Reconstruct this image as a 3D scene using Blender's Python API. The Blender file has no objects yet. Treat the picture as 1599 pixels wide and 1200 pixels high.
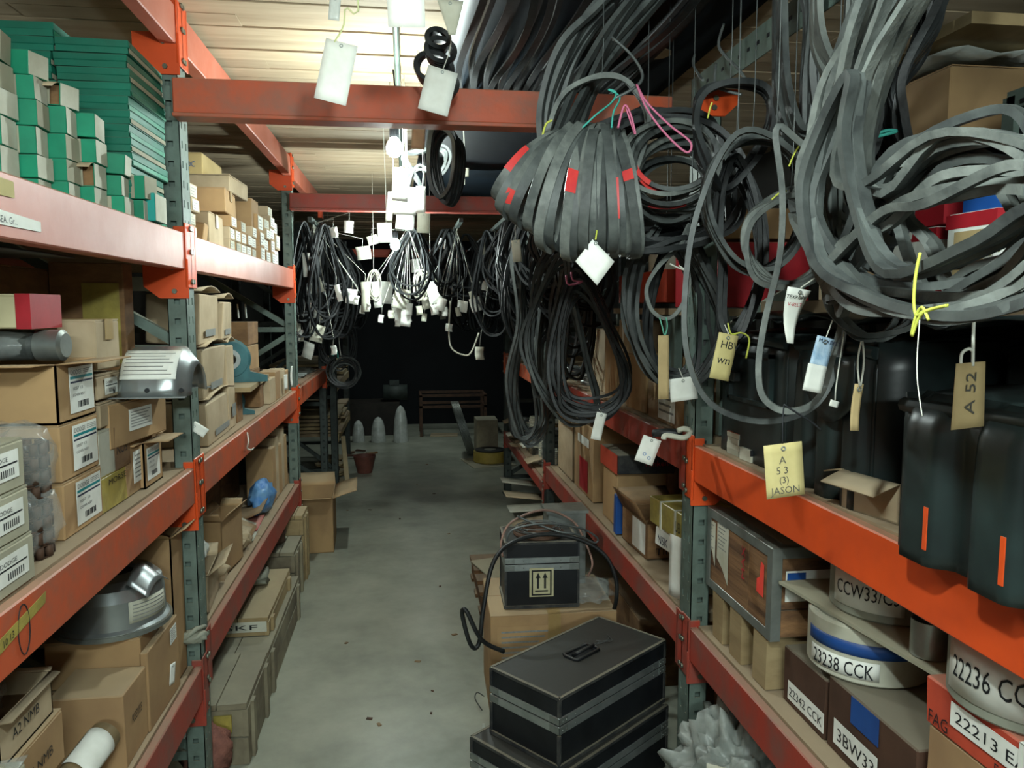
import bpy, bmesh, math, random
from mathutils import Vector, Matrix, noise
PI = math.pi
C = bpy.context.scene.collection
SC = bpy.context.scene
random.seed(7)
RN = random.Random(11)
def col(h):
    h = h.lstrip('#'); o = []
    for i in (0, 2, 4):
        v = int(h[i:i+2], 16)/255
        o.append(v/12.92 if v <= .04045 else ((v+.055)/1.055)**2.4)
    return (o[0], o[1], o[2], 1)

# ------------------------------------------------------------------ camera, world, exposure, lamps
CAM_H = 1.6
YAW, PITCH = math.radians(7.815), math.radians(5.663)
FPX = 1200.0
cd = bpy.data.cameras.new('camera'); cam = bpy.data.objects.new('camera', cd); C.objects.link(cam)
cam.location = (0, 0, CAM_H)
cam.rotation_euler = (PI/2-PITCH, 0, -YAW)
cd.sensor_width = 36; cd.lens = 36*FPX/1599; cd.clip_start = .02; cd.clip_end = 60
SC.camera = cam
SC.view_settings.view_transform = 'Standard'; SC.view_settings.look = 'None'
SC.view_settings.gamma = 1; SC.view_settings.use_curve_mapping = False
SC.view_settings.exposure = 0.6
w = bpy.data.worlds.new('world'); SC.world = w; w.use_nodes = True
w.node_tree.nodes['Background'].inputs[0].default_value = (.62, .75, .66, 1)
w.node_tree.nodes['Background'].inputs[1].default_value = 0.16
LAMPCOL = (.86, 1.0, .96)
def area(name, loc, rot, size, power):
    l = bpy.data.lights.new(name, 'AREA'); l.energy = power; l.color = LAMPCOL; l.shape = 'RECTANGLE'
    l.size, l.size_y = size
    o = bpy.data.objects.new(name, l); C.objects.link(o); o.location = loc; o.rotation_euler = rot
# the aisle goes on behind the camera with its own strip lamps under the deck
area('strip_lamp_behind', (.1, -.35, 2.42), (math.radians(14), 0, 0), (.12, .9), 20)
area('strip_lamp_far_behind', (.0, -2.4, 2.2), (math.radians(62), 0, 0), (1.2, .12), 42)
area('far_end_fill_light', (.1, 8.9, 2.46), (0, 0, 0), (.12, 1.0), 9)  # added light, no lamp visible there; brightens the far aisle floor
BULB_POWER = [720, 750, 780]      # emission of the three hanging bulbs (built below)

# ------------------------------------------------------------------ measuring helpers (photo pixel on a known plane -> metres)
_s, _c = math.sin, math.cos
_F = Vector((_s(YAW)*_c(PITCH), _c(YAW)*_c(PITCH), -_s(PITCH)))
_R = Vector((_c(YAW), -_s(YAW), 0)); _U = Vector((_s(YAW)*_s(PITCH), _c(YAW)*_s(PITCH), _c(PITCH)))
def at(px, py, X=None, Y=None, Z=None):
    r = _F + _R*((px-799.5)/FPX) + _U*((600-py)/FPX)
    t = X/r.x if X is not None else (Y/r.y if Y is not None else (Z-CAM_H)/r.z)
    return Vector((r.x*t, r.y*t, CAM_H+r.z*t))

# ------------------------------------------------------------------ materials
MATS = {}
def M(name, c1, c2=None, scale=9, rough=.7, metal=0, bump=.15, rnd=0, dust=0, dustc='#a39b84', spec=.35, stretch=None, detail=4, lo=.35, hi=.7, trans=0, alpha=1, bscale=None, rough2=None):
    if name in MATS: return MATS[name]
    m = bpy.data.materials.new(name); m.use_nodes = True; MATS[name] = m
    nt = m.node_tree; N = nt.nodes; L = nt.links; b = N['Principled BSDF']
    b.inputs['Roughness'].default_value = rough; b.inputs['Metallic'].default_value = metal
    b.inputs['Specular IOR Level'].default_value = spec
    if trans: b.inputs['Transmission Weight'].default_value = trans
    if alpha < 1: b.inputs['Alpha'].default_value = alpha
    tc = N.new('ShaderNodeTexCoord'); vec = tc.outputs['Object']
    oi = N.new('ShaderNodeObjectInfo')
    ad = N.new('ShaderNodeVectorMath'); ad.operation = 'ADD'
    sc = N.new('ShaderNodeVectorMath'); sc.operation = 'SCALE'; sc.inputs['Scale'].default_value = 13
    cx = N.new('ShaderNodeCombineXYZ'); L.new(oi.outputs['Random'], cx.inputs[0]); L.new(oi.outputs['Random'], cx.inputs[2])
    L.new(cx.outputs[0], sc.inputs[0]); L.new(vec, ad.inputs[0]); L.new(sc.outputs[0], ad.inputs[1]); vec = ad.outputs[0]
    if stretch:
        mp = N.new('ShaderNodeMapping'); mp.inputs['Scale'].default_value = stretch; L.new(vec, mp.inputs[0]); vec = mp.outputs[0]
    no = N.new('ShaderNodeTexNoise'); no.inputs['Scale'].default_value = scale; no.inputs['Detail'].default_value = detail
    no.inputs['Roughness'].default_value = .62; L.new(vec, no.inputs['Vector'])
    rp = N.new('ShaderNodeMapRange'); rp.inputs['From Min'].default_value = lo; rp.inputs['From Max'].default_value = hi
    L.new(no.outputs['Fac'], rp.inputs['Value'])
    mx = N.new('ShaderNodeMix'); mx.data_type = 'RGBA'; L.new(rp.outputs[0], mx.inputs['Factor'])
    mx.inputs['A'].default_value = col(c1); mx.inputs['B'].default_value = col(c2 or c1); out = mx.outputs['Result']
    if rnd:
        hs = N.new('ShaderNodeHueSaturation'); mr = N.new('ShaderNodeMapRange')
        mr.inputs['To Min'].default_value = 1-rnd; mr.inputs['To Max'].default_value = 1+rnd
        L.new(oi.outputs['Random'], mr.inputs['Value']); L.new(mr.outputs[0], hs.inputs['Value']); L.new(out, hs.inputs['Color']); out = hs.outputs[0]
    if dust:
        ge = N.new('ShaderNodeNewGeometry'); sp = N.new('ShaderNodeSeparateXYZ'); L.new(ge.outputs['Normal'], sp.inputs[0])
        m2 = N.new('ShaderNodeMapRange'); m2.inputs['From Min'].default_value = .45; m2.inputs['From Max'].default_value = .95
        m2.inputs['To Max'].default_value = dust; L.new(sp.outputs['Z'], m2.inputs['Value'])
        dx = N.new('ShaderNodeMix'); dx.data_type = 'RGBA'; L.new(m2.outputs[0], dx.inputs['Factor'])
        L.new(out, dx.inputs['A']); dx.inputs['B'].default_value = col(dustc); out = dx.outputs['Result']
    L.new(out, b.inputs['Base Color'])
    if rough2 is not None:
        r2 = N.new('ShaderNodeMapRange'); r2.inputs['To Min'].default_value = rough; r2.inputs['To Max'].default_value = rough2
        L.new(rp.outputs[0], r2.inputs['Value']); L.new(r2.outputs[0], b.inputs['Roughness'])
    if bump:
        n2 = N.new('ShaderNodeTexNoise'); n2.inputs['Scale'].default_value = bscale or scale*6; n2.inputs['Detail'].default_value = 3; L.new(vec, n2.inputs['Vector'])
        bp = N.new('ShaderNodeBump'); bp.inputs['Strength'].default_value = bump; bp.inputs['Distance'].default_value = .004
        L.new(n2.outputs['Fac'], bp.inputs['Height']); L.new(bp.outputs[0], b.inputs['Normal'])
    return m
def emit(name, c, s):
    m = bpy.data.materials.new(name); m.use_nodes = True; b = m.node_tree.nodes['Principled BSDF']
    b.inputs['Emission Color'].default_value = (*c, 1); b.inputs['Emission Strength'].default_value = s; return m
ORANGE = M('orange_paint', '#bb5433', '#8f5d4c', 7, .5, bump=.15, dust=.75, dustc='#a8907a', lo=.42, hi=.68, detail=9)
ORANGEB = M('bright_orange_paint', '#d94f1d', '#c5481f', 6, .45, bump=.06, dust=.7, dustc='#a3937a')
REDP = M('red_paint', '#9c3a2c', '#7c4b42', 9, .5, bump=.15, detail=9, lo=.42, hi=.68, dust=.7, dustc='#a08b78')
PINKP = M('faded_orange_paint', '#b9705e', '#a9573f', 5, .45, bump=.1, detail=8, dust=.6)
GREENP = M('green_rack_paint', '#687870', '#525d55', 14, .5, bump=.1, rnd=.1, dust=.5)
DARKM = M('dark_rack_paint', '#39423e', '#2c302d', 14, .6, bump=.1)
BOLT = M('bolt_zinc', '#8a8f82', '#6b6a58', 40, .35, .8)
DECK = M('dusty_plywood', '#a08b6e', '#7d6a52', 3, .85, bump=.3, rnd=.08, dust=.5, dustc='#a3937c')
CARD = M('cardboard', '#ab8b62', '#917353', 4, .85, bump=.12, rnd=.13, dust=.55, dustc='#ab9c80')
CARDP = M('pale_cardboard', '#b8a588', '#9b896c', 5, .85, bump=.12, rnd=.1, dust=.5, dustc='#b5a68c')
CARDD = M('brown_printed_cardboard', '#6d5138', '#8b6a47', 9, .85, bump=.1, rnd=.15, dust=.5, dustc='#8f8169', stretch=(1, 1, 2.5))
CARDG = M('grey_cardboard', '#a8a590', '#8d8a76', 4, .85, bump=.1, rnd=.1, dust=.5)
INSIDE = M('carton_inside', '#7a6244', '#5e4a34', 6, .9)
GREENC = M('green_carton', '#1c8a68', '#177055', 7, .6, bump=.08, rnd=.16, dust=.45, dustc='#7e9484')
GREENC2 = M('dark_green_carton', '#14705a', '#1a5e4a', 7, .6, bump=.08, rnd=.1, dust=.5, dustc='#7e9484')
TEALC = M('teal_carton', '#1f9a90', '#1b8a84', 7, .6, rnd=.05, dust=.4)
WHITEP = M('white_paper', '#e3e5de', '#d0d1c8', 12, .75, bump=.05, rnd=.05)
OFFW = M('dusty_white_card', '#c3c3b4', '#a9a794', 8, .8, bump=.08, rnd=.08)
BEIGEP = M('beige_tag_card', '#b39d72', '#9c8860', 10, .8, bump=.08)
GRAPH = M('graphite', '#4d4b44', None, 30, .7, bump=0)
SACK = M('dusty_sack_film', '#7f8580', '#a2a7a1', 14, .35, bump=.7, bscale=30, alpha=.85)
YELT = M('yellow_tag_card', '#bdb07c', '#a39661', 9, .8, bump=.08)
TAPE = M('brown_tape', '#a38a5e', '#94794c', 12, .35, bump=.03)
INK = M('black_ink', '#15171a', '#1d2023', 30, .6, bump=0)
INKR = M('red_ink', '#b52233', None, 30, .6, bump=0)
INKB = M('blue_ink', '#2b5f98', '#3f78b0', 60, .6, bump=0)
TEALI = M('teal_ink', '#0f7d82', None, 30, .6, bump=0)
NAVYI = M('navy_ink', '#1b2440', None, 30, .6, bump=0)
GREYI = M('grey_ink', '#7b7d7a', '#8f918c', 90, .6, bump=0)
REDC = M('red_carton', '#a8202a', '#8c1c24', 8, .55, bump=.06, dust=.4)
REDO = M('orange_red_carton', '#bf4a33', '#a03d2c', 8, .6, bump=.06, dust=.4)
BLUEC = M('blue_carton', '#1d4f96', '#1b3f7c', 8, .5, bump=.05, dust=.3)
YELC = M('yellow_wrap', '#b0a050', '#8c7f45', 14, .4, bump=.3, rnd=.1)
RUB = M('black_rubber', '#2a2d2d', '#585d5a', 11, .55, bump=.25, rnd=.22, spec=.4, detail=6, lo=.35, hi=.75)
RUBG = M('dusty_grey_rubber', '#3e4240', '#6f736e', 14, .6, bump=.3, rnd=.14, spec=.35, detail=6)
RUBD = M('deep_black_rubber', '#131516', '#2a2d2d', 12, .5, bump=.2, rnd=.2, spec=.4)
RUBF = M('black_rubber_far_shaded', '#0d0f10', '#1c1f20', 12, .6, bump=.15, rnd=.2, spec=.25)  # darker copy of the rubber; the far belts' dimness is in its colour
REDB = M('red_band', '#c23a33', '#b02c30', 20, .5, bump=.1)
SILV = M('silver_paint', '#a5abac', '#8d9393', 5, .32, .75, bump=.02, spec=.5)
STEEL = M('galvanised_steel', '#9aa09c', '#7a807c', 10, .4, .7, bump=.08, dust=.3)
STEELP = M('bright_aluminium', '#b9c0bf', '#9ba3a2', 14, .35, .8, bump=.04)
CASEB = M('black_case_laminate', '#121417', '#1e2124', 6, .45, bump=.12, dust=.5, dustc='#4f4d47', detail=8)
CASEE = M('dusty_black_edge', '#25272a', '#4a4a46', 20, .6, bump=.1, dust=.4)
BLKP = M('black_moulded_plastic', '#121718', '#22302f', 5, .38, bump=.08, spec=.5, dust=.3, dustc='#3f4745')
WOOD = M('old_crate_wood', '#8a6645', '#3f2a1e', 8, .8, bump=.35, rnd=.12, stretch=(1, .25, 3), dust=.5, dustc='#8d8372')
WOODL = M('pale_wood', '#a38f6a', '#877352', 6, .8, bump=.3, rnd=.15, stretch=(1, .3, 2), dust=.45)
WOODG = M('grey_green_wood', '#8f8770', '#63594a', 5, .85, bump=.3, rnd=.12, dust=.6, dustc='#8f8d7c')
PLANK = M('ceiling_board', '#b5a388', '#98866c', 3, .75, bump=.25, rnd=.13, stretch=(.5, 4, 4))
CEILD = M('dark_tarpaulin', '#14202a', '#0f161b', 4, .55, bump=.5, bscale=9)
CONC = M('concrete', '#a7a999', '#6e7165', 1.9, .28, bump=.05, detail=9, lo=.3, hi=.72, spec=.5, rough2=.5, bscale=60)
WALL = M('dark_wall', '#2b2a26', '#1d1d1b', 2, .9, bump=.2)
WALLK = M('void_black_wall', '#0c1013', '#070a0c', 2, .9, bump=.1)  # the unlit void at the aisle end is put into this colour
PLAS = M('clear_plastic', '#c9cfca', '#e6ece8', 20, .18, bump=.6, bscale=40, spec=.7, alpha=.20)
PLASW = M('milky_plastic', '#b9beb8', '#d6dbd6', 16, .25, bump=.6, bscale=40, spec=.6, alpha=.8)
CAST = M('blue_green_cast_iron', '#3b6a70', '#2e4f55', 9, .45, bump=.1, dust=.5, dustc='#8d9488')
TWW = M('white_twine', '#c9cabf', None, 20, .8); TWY = M('yellow_twine', '#b4ba4c', None, 20, .7)
TWP = M('pink_twine', '#b3607c', None, 20, .7); TWT = M('turquoise_twine', '#3a978a', None, 20, .7)
TWG = M('green_string', '#5a9a84', None, 20, .7); WIRE = M('grey_wire', '#6b706e', '#55595a', 30, .45, .5)
RUST = M('rusty_steel', '#5c4334', '#3e332c', 14, .7, .3, bump=.2)
DRUMG = M('dusty_drum_wrap', '#8f9284', '#77796c', 5, .6, bump=.1, dust=.75, dustc='#8e8c7b')
YPAINT = M('dull_yellow', '#b09a4a', '#8f7d3c', 8, .6)

# ------------------------------------------------------------------ mesh helpers
class MB:
    def __init__(s): s.v = []; s.f = []; s.sm = []; s.mi = []
    def add(s, vs, fs, smooth=False, mi=0):
        o = len(s.v); s.v += [Vector(v) for v in vs]; s.f += [tuple(i+o for i in f) for f in fs]
        s.sm += [smooth]*len(fs); s.mi += [mi]*len(fs); return s
    def box(s, x0, x1, y0, y1, z0, z1, mi=0, rz=0, jit=0, mat=None):
        vs = [Vector((x, y, z)) for z in (z0, z1) for y in (y0, y1) for x in (x0, x1)]
        if jit: vs = [v+Vector((RN.uniform(-jit, jit), RN.uniform(-jit, jit), RN.uniform(-jit, jit))) for v in vs]
        if rz:
            c = Vector(((x0+x1)/2, (y0+y1)/2, 0)); m = Matrix.Rotation(rz, 4, 'Z'); vs = [m@(v-c)+c for v in vs]
        if mat is not None: vs = [mat@v for v in vs]
        return s.add(vs, [(0, 2, 3, 1), (4, 5, 7, 6), (0, 1, 5, 4), (2, 6, 7, 3), (0, 4, 6, 2), (1, 3, 7, 5)], mi=mi)
    def bar(s, a, b, wd, th, mi=0, up=(0, 0, 1)):
        a, b = Vector(a), Vector(b); d = (b-a).normalized(); u = Vector(up)
        if abs(d.dot(u)) > .97: u = Vector((1, 0, 0))
        r = d.cross(u).normalized()*wd/2; u = r.cross(d).normalized()*th/2
        vs = [p+q for p in (a, b) for q in (-r-u, r-u, r+u, -r+u)]
        return s.add(vs, [(0, 1, 2, 3), (7, 6, 5, 4), (0, 4, 5, 1), (1, 5, 6, 2), (2, 6, 7, 3), (3, 7, 4, 0)], mi=mi)
    def tube(s, pts, r, n=6, closed=False, mi=0, r1=None):
        pts = [Vector(p) for p in pts]; k = len(pts); rings = []; N = None
        for i, p in enumerate(pts):
            if closed: t = pts[(i+1) % k]-pts[i-1]
            else: t = pts[min(i+1, k-1)]-pts[max(i-1, 0)]
            t.normalize()
            if N is None: N = t.orthogonal().normalized()
            else:
                N = N-t*N.dot(t); N = N.normalized() if N.length > 1e-6 else t.orthogonal().normalized()
            B = t.cross(N); rr = r if r1 is None else r+(r1-r)*i/(k-1)
            rings.append([p+N*math.cos(2*PI*j/n)*rr+B*math.sin(2*PI*j/n)*rr for j in range(n)])
        vs = [v for q in rings for v in q]; fs = []
        for i in range(k if closed else k-1):
            a, b = i*n, ((i+1) % k)*n
            for j in range(n): fs.append((a+j, a+(j+1) % n, b+(j+1) % n, b+j))
        s.add(vs, fs, True, mi)
        if not closed: s.f += [tuple(len(s.v)-len(vs)+j for j in reversed(range(n))), tuple(len(s.v)-n+j for j in range(n))]; s.sm += [False]*2; s.mi += [mi]*2
        return s
    def lathe(s, prof, c=(0, 0, 0), n=24, mi=0, cap=True, arc=2*PI, a0=0, smooth=True):
        c = Vector(c); full = abs(arc-2*PI) < 1e-6; m = n if full else n+1
        for (r0, z0), (r1, z1) in zip(prof, prof[1:]):
            vs = []
            for r, z in ((r0, z0), (r1, z1)):
                for j in range(m):
                    a = a0+arc*j/n; vs.append(c+Vector((r*math.cos(a), r*math.sin(a), z)))
            s.add(vs, [(j, (j+1) % m, m+(j+1) % m, m+j) for j in range(m if full else n)], smooth, mi)
        if cap and full:
            for (r, z), rev in ((prof[0], True), (prof[-1], False)):
                if r > 1e-4:
                    vs = [c+Vector((r*math.cos(2*PI*j/n), r*math.sin(2*PI*j/n), z)) for j in range(n)]
                    s.add(vs, [tuple(reversed(range(n))) if rev else tuple(range(n))], False, mi)
        return s
    def grid(s, fn, nu, nv, th=.001, mi=0, smooth=True):
        """thin curved sheet: fn(u,v)->point; two sides and rim"""
        P = [[Vector(fn(i/nu, j/nv)) for j in range(nv+1)] for i in range(nu+1)]
        Nn = [[None]*(nv+1) for _ in range(nu+1)]
        for i in range(nu+1):
            for j in range(nv+1):
                a = P[min(i+1, nu)][j]-P[max(i-1, 0)][j]; b = P[i][min(j+1, nv)]-P[i][max(j-1, 0)]
                n_ = a.cross(b); Nn[i][j] = n_.normalized() if n_.length > 1e-12 else Vector((0, 0, 1))
        W = nv+1; vs = [P[i][j]+Nn[i][j]*th/2 for i in range(nu+1) for j in range(W)]+[P[i][j]-Nn[i][j]*th/2 for i in range(nu+1) for j in range(W)]
        o = (nu+1)*W; fs = []
        for i in range(nu):
            for j in range(nv):
                a = i*W+j; fs.append((a, a+W, a+W+1, a+1)); fs.append((o+a, o+a+1, o+a+W+1, o+a+W))
        for i in range(nu): fs.append((i*W, o+i*W, o+(i+1)*W, (i+1)*W)); a = i*W+nv; fs.append((a, a+W, o+a+W, o+a))
        for j in range(nv): fs.append((j, j+1, o+j+1, o+j)); a = nu*W+j; fs.append((a, o+a, o+a+1, a+1))
        return s.add(vs, fs, smooth, mi)
WM = {}
def mesh_of(mb, mats, name, inv=None):
    me = bpy.data.meshes.new(name)
    vs = [inv@v for v in mb.v] if inv is not None else mb.v
    me.from_pydata([tuple(v) for v in vs], [], mb.f)
    me.polygons.foreach_set('use_smooth', mb.sm); me.polygons.foreach_set('material_index', mb.mi)
    for m in (mats if isinstance(mats, (list, tuple)) else [mats]): me.materials.append(m)
    me.update(); return me
def wmat(o):
    return WM.get(o, Matrix())
def obj(name, mb, mats, parent=None, local=False, bev=0, label=None):
    """links ONE mesh object; vertices are given in world space unless local"""
    inv = None
    if parent is not None and not local: inv = wmat(parent).inverted()
    me = mesh_of(mb, mats, name, inv)
    if bev:
        b = bmesh.new(); b.from_mesh(me); bmesh.ops.remove_doubles(b, verts=b.verts, dist=1e-6)
        bmesh.ops.bevel(b, geom=[e for e in b.edges if len(e.link_faces) == 2 and e.calc_face_angle(0) > .5], offset=bev, segments=1, affect='EDGES', clamp_overlap=True)
        b.to_mesh(me); b.free()
    o = bpy.data.objects.new(name, me); C.objects.link(o)
    if parent is not None: o.parent = parent
    WM[o] = wmat(parent).copy() if parent is not None else Matrix()
    if label: o['label'] = label
    return o
def tag_(o, label, cat, group=None, kind=None):
    if label: o['label'] = label
    if cat: o['category'] = cat
    if group: o['group'] = group
    if kind: o['kind'] = kind
    return o
def thing(name, label, cat, loc=(0, 0, 0), rz=0, group=None, rot=None):
    o = bpy.data.objects.new(name, None); C.objects.link(o); o.empty_display_size = .05
    e = rot if rot is not None else (0, 0, rz)
    o.location = loc; o.rotation_euler = e
    from mathutils import Euler
    WM[o] = Matrix.Translation(Vector(loc))@Euler(e).to_matrix().to_4x4()
    return tag_(o, label, cat, group)
def struct(name, mb, mats, parent=None, **k):
    o = obj(name, mb, mats, parent, **k); o['kind'] = 'structure'; return o
def dup(root, loc, e=None, label=None, group=None, scale=None):
    r = root.copy(); C.objects.link(r); r.location = loc
    if e is not None: r.rotation_euler = e
    if scale: r.scale = scale
    if label: r['label'] = label
    if group: r['group'] = group
    for ch in list(root.children):
        c = ch.copy(); C.objects.link(c); c.parent = r
        for g in ch.children:
            d = g.copy(); C.objects.link(d); d.parent = c
    return r
# lettering: real flat glyph meshes a hair proud of the surface. O = lower left corner, R/U = unit vectors in the surface, n = outward
_txt = {}
def glyphs(s):
    if s in _txt: return _txt[s]
    cu = bpy.data.curves.new('t', 'FONT'); cu.body = s; cu.size = 1; cu.resolution_u = 2
    o = bpy.data.objects.new('t', cu); C.objects.link(o)
    dg = bpy.context.evaluated_depsgraph_get(); me = bpy.data.meshes.new_from_object(o.evaluated_get(dg))
    vs = [v.co.copy() for v in me.vertices]; fs = [tuple(p.vertices) for p in me.polygons]
    bpy.data.objects.remove(o); bpy.data.curves.remove(cu); bpy.data.meshes.remove(me)
    wd = max(v.x for v in vs) if vs else 1
    _txt[s] = (vs, fs, wd); return _txt[s]
def letter_mb(mb, s, O, R, U, h, width=None, off=.0006, fn=None, shear=0, mi=0):
    vs, fs, wd = glyphs(s); O, R, U = Vector(O), Vector(R).normalized(), Vector(U).normalized(); n = R.cross(U)
    kx = (width/wd) if width else h*1.35
    out = []
    for v in vs:
        x, y = v.x*kx+v.y*shear*h, v.y*h*1.35
        out.append(fn(x, y) if fn else O+R*x+U*y+n*off)
    mb.add(out, fs, mi=mi)
# belts -----------------------------------------------------------
def spline(pts, n, closed=True):
    pts = [Vector(p) for p in pts]; k = len(pts); out = []
    segs = k if closed else k-1
    for i in range(n):
        u = i/n*segs if closed else i/(n-1)*segs
        j = min(int(u), segs-1); t = u-j
        if closed: p0, p1, p2, p3 = pts[(j-1) % k], pts[j], pts[(j+1) % k], pts[(j+2) % k]
        else: p0, p1, p2, p3 = pts[max(j-1, 0)], pts[j], pts[j+1], pts[min(j+2, k-1)]
        out.append(.5*((2*p1)+(p2-p0)*t+(2*p0-5*p1+4*p2-p3)*t*t+(3*p1-p0-3*p2+p3)*t**3))
    return out
def belt_mb(pts, wd, th, axis=None, n=60, closed=True, mb=None, raw=False, scale=1, mi=0):
    P = pts if raw else spline(pts, n, closed); n = len(P); mb = mb or MB()
    cen = sum(P, Vector())/n; rings = []; W = Vector(axis).normalized() if axis is not None else None; s = 0; fr = []
    for i, p in enumerate(P):
        t = (P[(i+1) % n]-P[i-1]) if closed else (P[min(i+1, n-1)]-P[max(i-1, 0)])
        if t.length < 1e-9: t = Vector((0, 0, 1))
        t.normalize()
        A = Vector(axis) if axis is not None else (W if W is not None else t.orthogonal())
        w_ = A-t*A.dot(t)
        if w_.length < .15: w_ = (W-t*W.dot(t)) if W is not None else t.orthogonal()
        w_.normalize()
        if W is not None and w_.dot(W) < 0: w_ = -w_
        W = w_; N = t.cross(W); s += N.dot(p-cen); fr.append((p, W.copy(), N))
    sg = 1 if s >= 0 else -1
    wd *= scale; th *= scale
    prof = [(-.5*wd, .5*th), (.5*wd, .5*th), (.36*wd, -.5*th), (-.36*wd, -.5*th)]
    for k in range(4):
        a, b = prof[k], prof[(k+1) % 4]; vs = []
        for p, W, N in fr:
            vs.append(p+W*a[0]+N*sg*a[1]); vs.append(p+W*b[0]+N*sg*b[1])
        m = n if closed else n-1
        fs = [(2*i, 2*i+1, (2*i+3) % (2*n), (2*i+2) % (2*n)) for i in range(m)]
        mb.add(vs, fs, True, mi)
    if not closed:
        for (p, W, N) in (fr[0], fr[-1]): mb.add([p+W*a+N*sg*b for a, b in prof], [(0, 1, 2, 3)], False, mi)
    return mb
def spt(x, k=1): return RN.uniform(-x, x)
def bundle(label, pts, n, wd, th, axis, mat=RUB, jit=.01, sj=.04, cat='belt', name='belt_bundle', side=None, closed=True, group=None, band=None, seg=64, part='belt', parent=None, mats2=None):
    """n loops of belt lying beside each other; pts = world centre line of the loop"""
    pts = [Vector(p) for p in pts]; ax = Vector(axis).normalized(); cen = sum(pts, Vector())/len(pts)
    top = max(pts, key=lambda v: v.z)
    t = parent or thing(name, label, cat, top, 0, group)
    if parent is None and top.z < 2.3: obj('hanging_wire', MB().tube([top, top+Vector((.004, .004, .08)), Vector((top.x, top.y, 2.46 if top.x < .98 else 2.5))], .0011, 4), WIRE, t)
    side = wd*1.02 if side is None else side
    for i in range(n):
        k = 1+RN.uniform(-sj, sj*.3); d = ax*((i-(n-1)/2)*side)
        kk = 1+RN.uniform(-sj, sj*.5)
        q = []
        for p in pts:
            v = p-cen; v = Vector((v.x*k, v.y*k, v.z*kk))
            q.append(cen+v+d+Vector((spt(jit), spt(jit), spt(jit))))
        P = spline(q, seg, closed)
        b = obj(part, belt_mb(P, wd, th, ax, closed=closed, raw=True), (mats2 or mat) if not isinstance(mats2, list) else mats2[i % len(mats2)], t)
        if band and i in band:
            a0, a1 = band[i]; sub = [P[j % seg] for j in range(int(a0*seg), int(a1*seg)+1)]
            obj('red_band', belt_mb(sub, wd, th, ax, closed=False, raw=True, scale=1.12), REDB, b, label='red painted band on the belt')
    return t
def ellipse(c, u, v, a, b, n=12, ph=0):
    c, u, v = Vector(c), Vector(u), Vector(v)
    return [c+u*a*math.cos(2*PI*i/n+ph)+v*b*math.sin(2*PI*i/n+ph) for i in range(n)]
def string_(label, pts, r, mat, parent=None, name='twine', cat='string', n=16, closed=False, group=None):
    P = spline(pts, n, closed); mb = MB().tube(P, r, 5, closed)
    if parent is not None: return obj(name, mb, mat, parent)
    return tag_(obj(name, mb, mat), label, cat, group)
# paper tags --------------------------------------------------------
def paper(label, top, wd, ht, roll=0, yaw=0, pitch=0, mat=WHITEP, curl=.0, string=None, smat=TWW, text=None, group=None, name='paper_tag', cat='tag', pts=None, marks=None, th=.0012, sr=.0012, hole=True):
    """tag hanging from its top centre; faces -Y turned by yaw, rolled in its plane. string = list of world points up to what carries it"""
    from mathutils import Euler
    t = thing(name, label, cat, top, group=group, rot=(pitch, roll, yaw))
    def fn(u, v):
        x = (u-.5)*wd; z = -v*ht
        return (x, curl*math.sin(v*PI*.9)*ht+curl*.4*wd*(u-.5)**2*4, z)
    out = fn
    if pts:   # irregular outline: bilinear quad in unit coordinates
        def out(u, v):
            a, b, c, d = [Vector(p) for p in pts]; p = (a*(1-u)+b*u)*(1-v)+(d*(1-u)+c*u)*v
            return fn(p.x, p.y)
    obj('card', MB().grid(out, 4, 6, th), mat, t, local=True)
    if hole: obj('eyelet', MB().lathe([(.0022, 0), (.0042, .0)], n=10, cap=False).tube([(0.0032*math.cos(a*PI/5), 0.0032*math.sin(a*PI/5), 0) for a in range(10)], .0006, 4, True), STEEL, t, local=True).matrix_local = Matrix.Translation((0, -th-.0005, -.008))@Matrix.Rotation(PI/2, 4, 'X')
    if text:
        for (s, x, z, h, m, shr) in text:
            mb = MB(); 
            def f2(a, b, x=x, z=z):
                u, v = x+a, z+b; p = fn(u/wd+.5, -v/ht); return Vector(p)+Vector((0, -th*.5-.0006, 0))
            letter_mb(mb, s, (0, 0, 0), (1, 0, 0), (0, 0, 1), h, fn=f2, shear=shr); obj('lettering', mb, m, t, local=True)
    if string:
        obj('string', MB().tube(spline(string, 12, False), sr, 5), smat, t)
    return t
# cartons ------------------------------------------------------------
def face_frame(f, w, d, h):
    return {'x+': (Vector((w/2, -d/2, 0)), Vector((0, 1, 0)), Vector((0, 0, 1)), d, h), 'x-': (Vector((-w/2, d/2, 0)), Vector((0, -1, 0)), Vector((0, 0, 1)), d, h),
            'y-': (Vector((-w/2, -d/2, 0)), Vector((1, 0, 0)), Vector((0, 0, 1)), w, h), 'top': (Vector((-w/2, -d/2, h)), Vector((1, 0, 0)), Vector((0, 1, 0)), w, d)}[f]
def plate(mb, O, R, U, u0, u1, v0, v1, off=.001, th=.0008, mi=0):
    n = R.cross(U); vs = [O+R*u+U*v+n*o for o in (off, off+th) for u, v in ((u0, v0), (u1, v0), (u1, v1), (u0, v1))]
    mb.add(vs, [(3, 2, 1, 0), (4, 5, 6, 7), (0, 1, 5, 4), (1, 2, 6, 5), (2, 3, 7, 6), (3, 0, 4, 7)], mi=mi)
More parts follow.
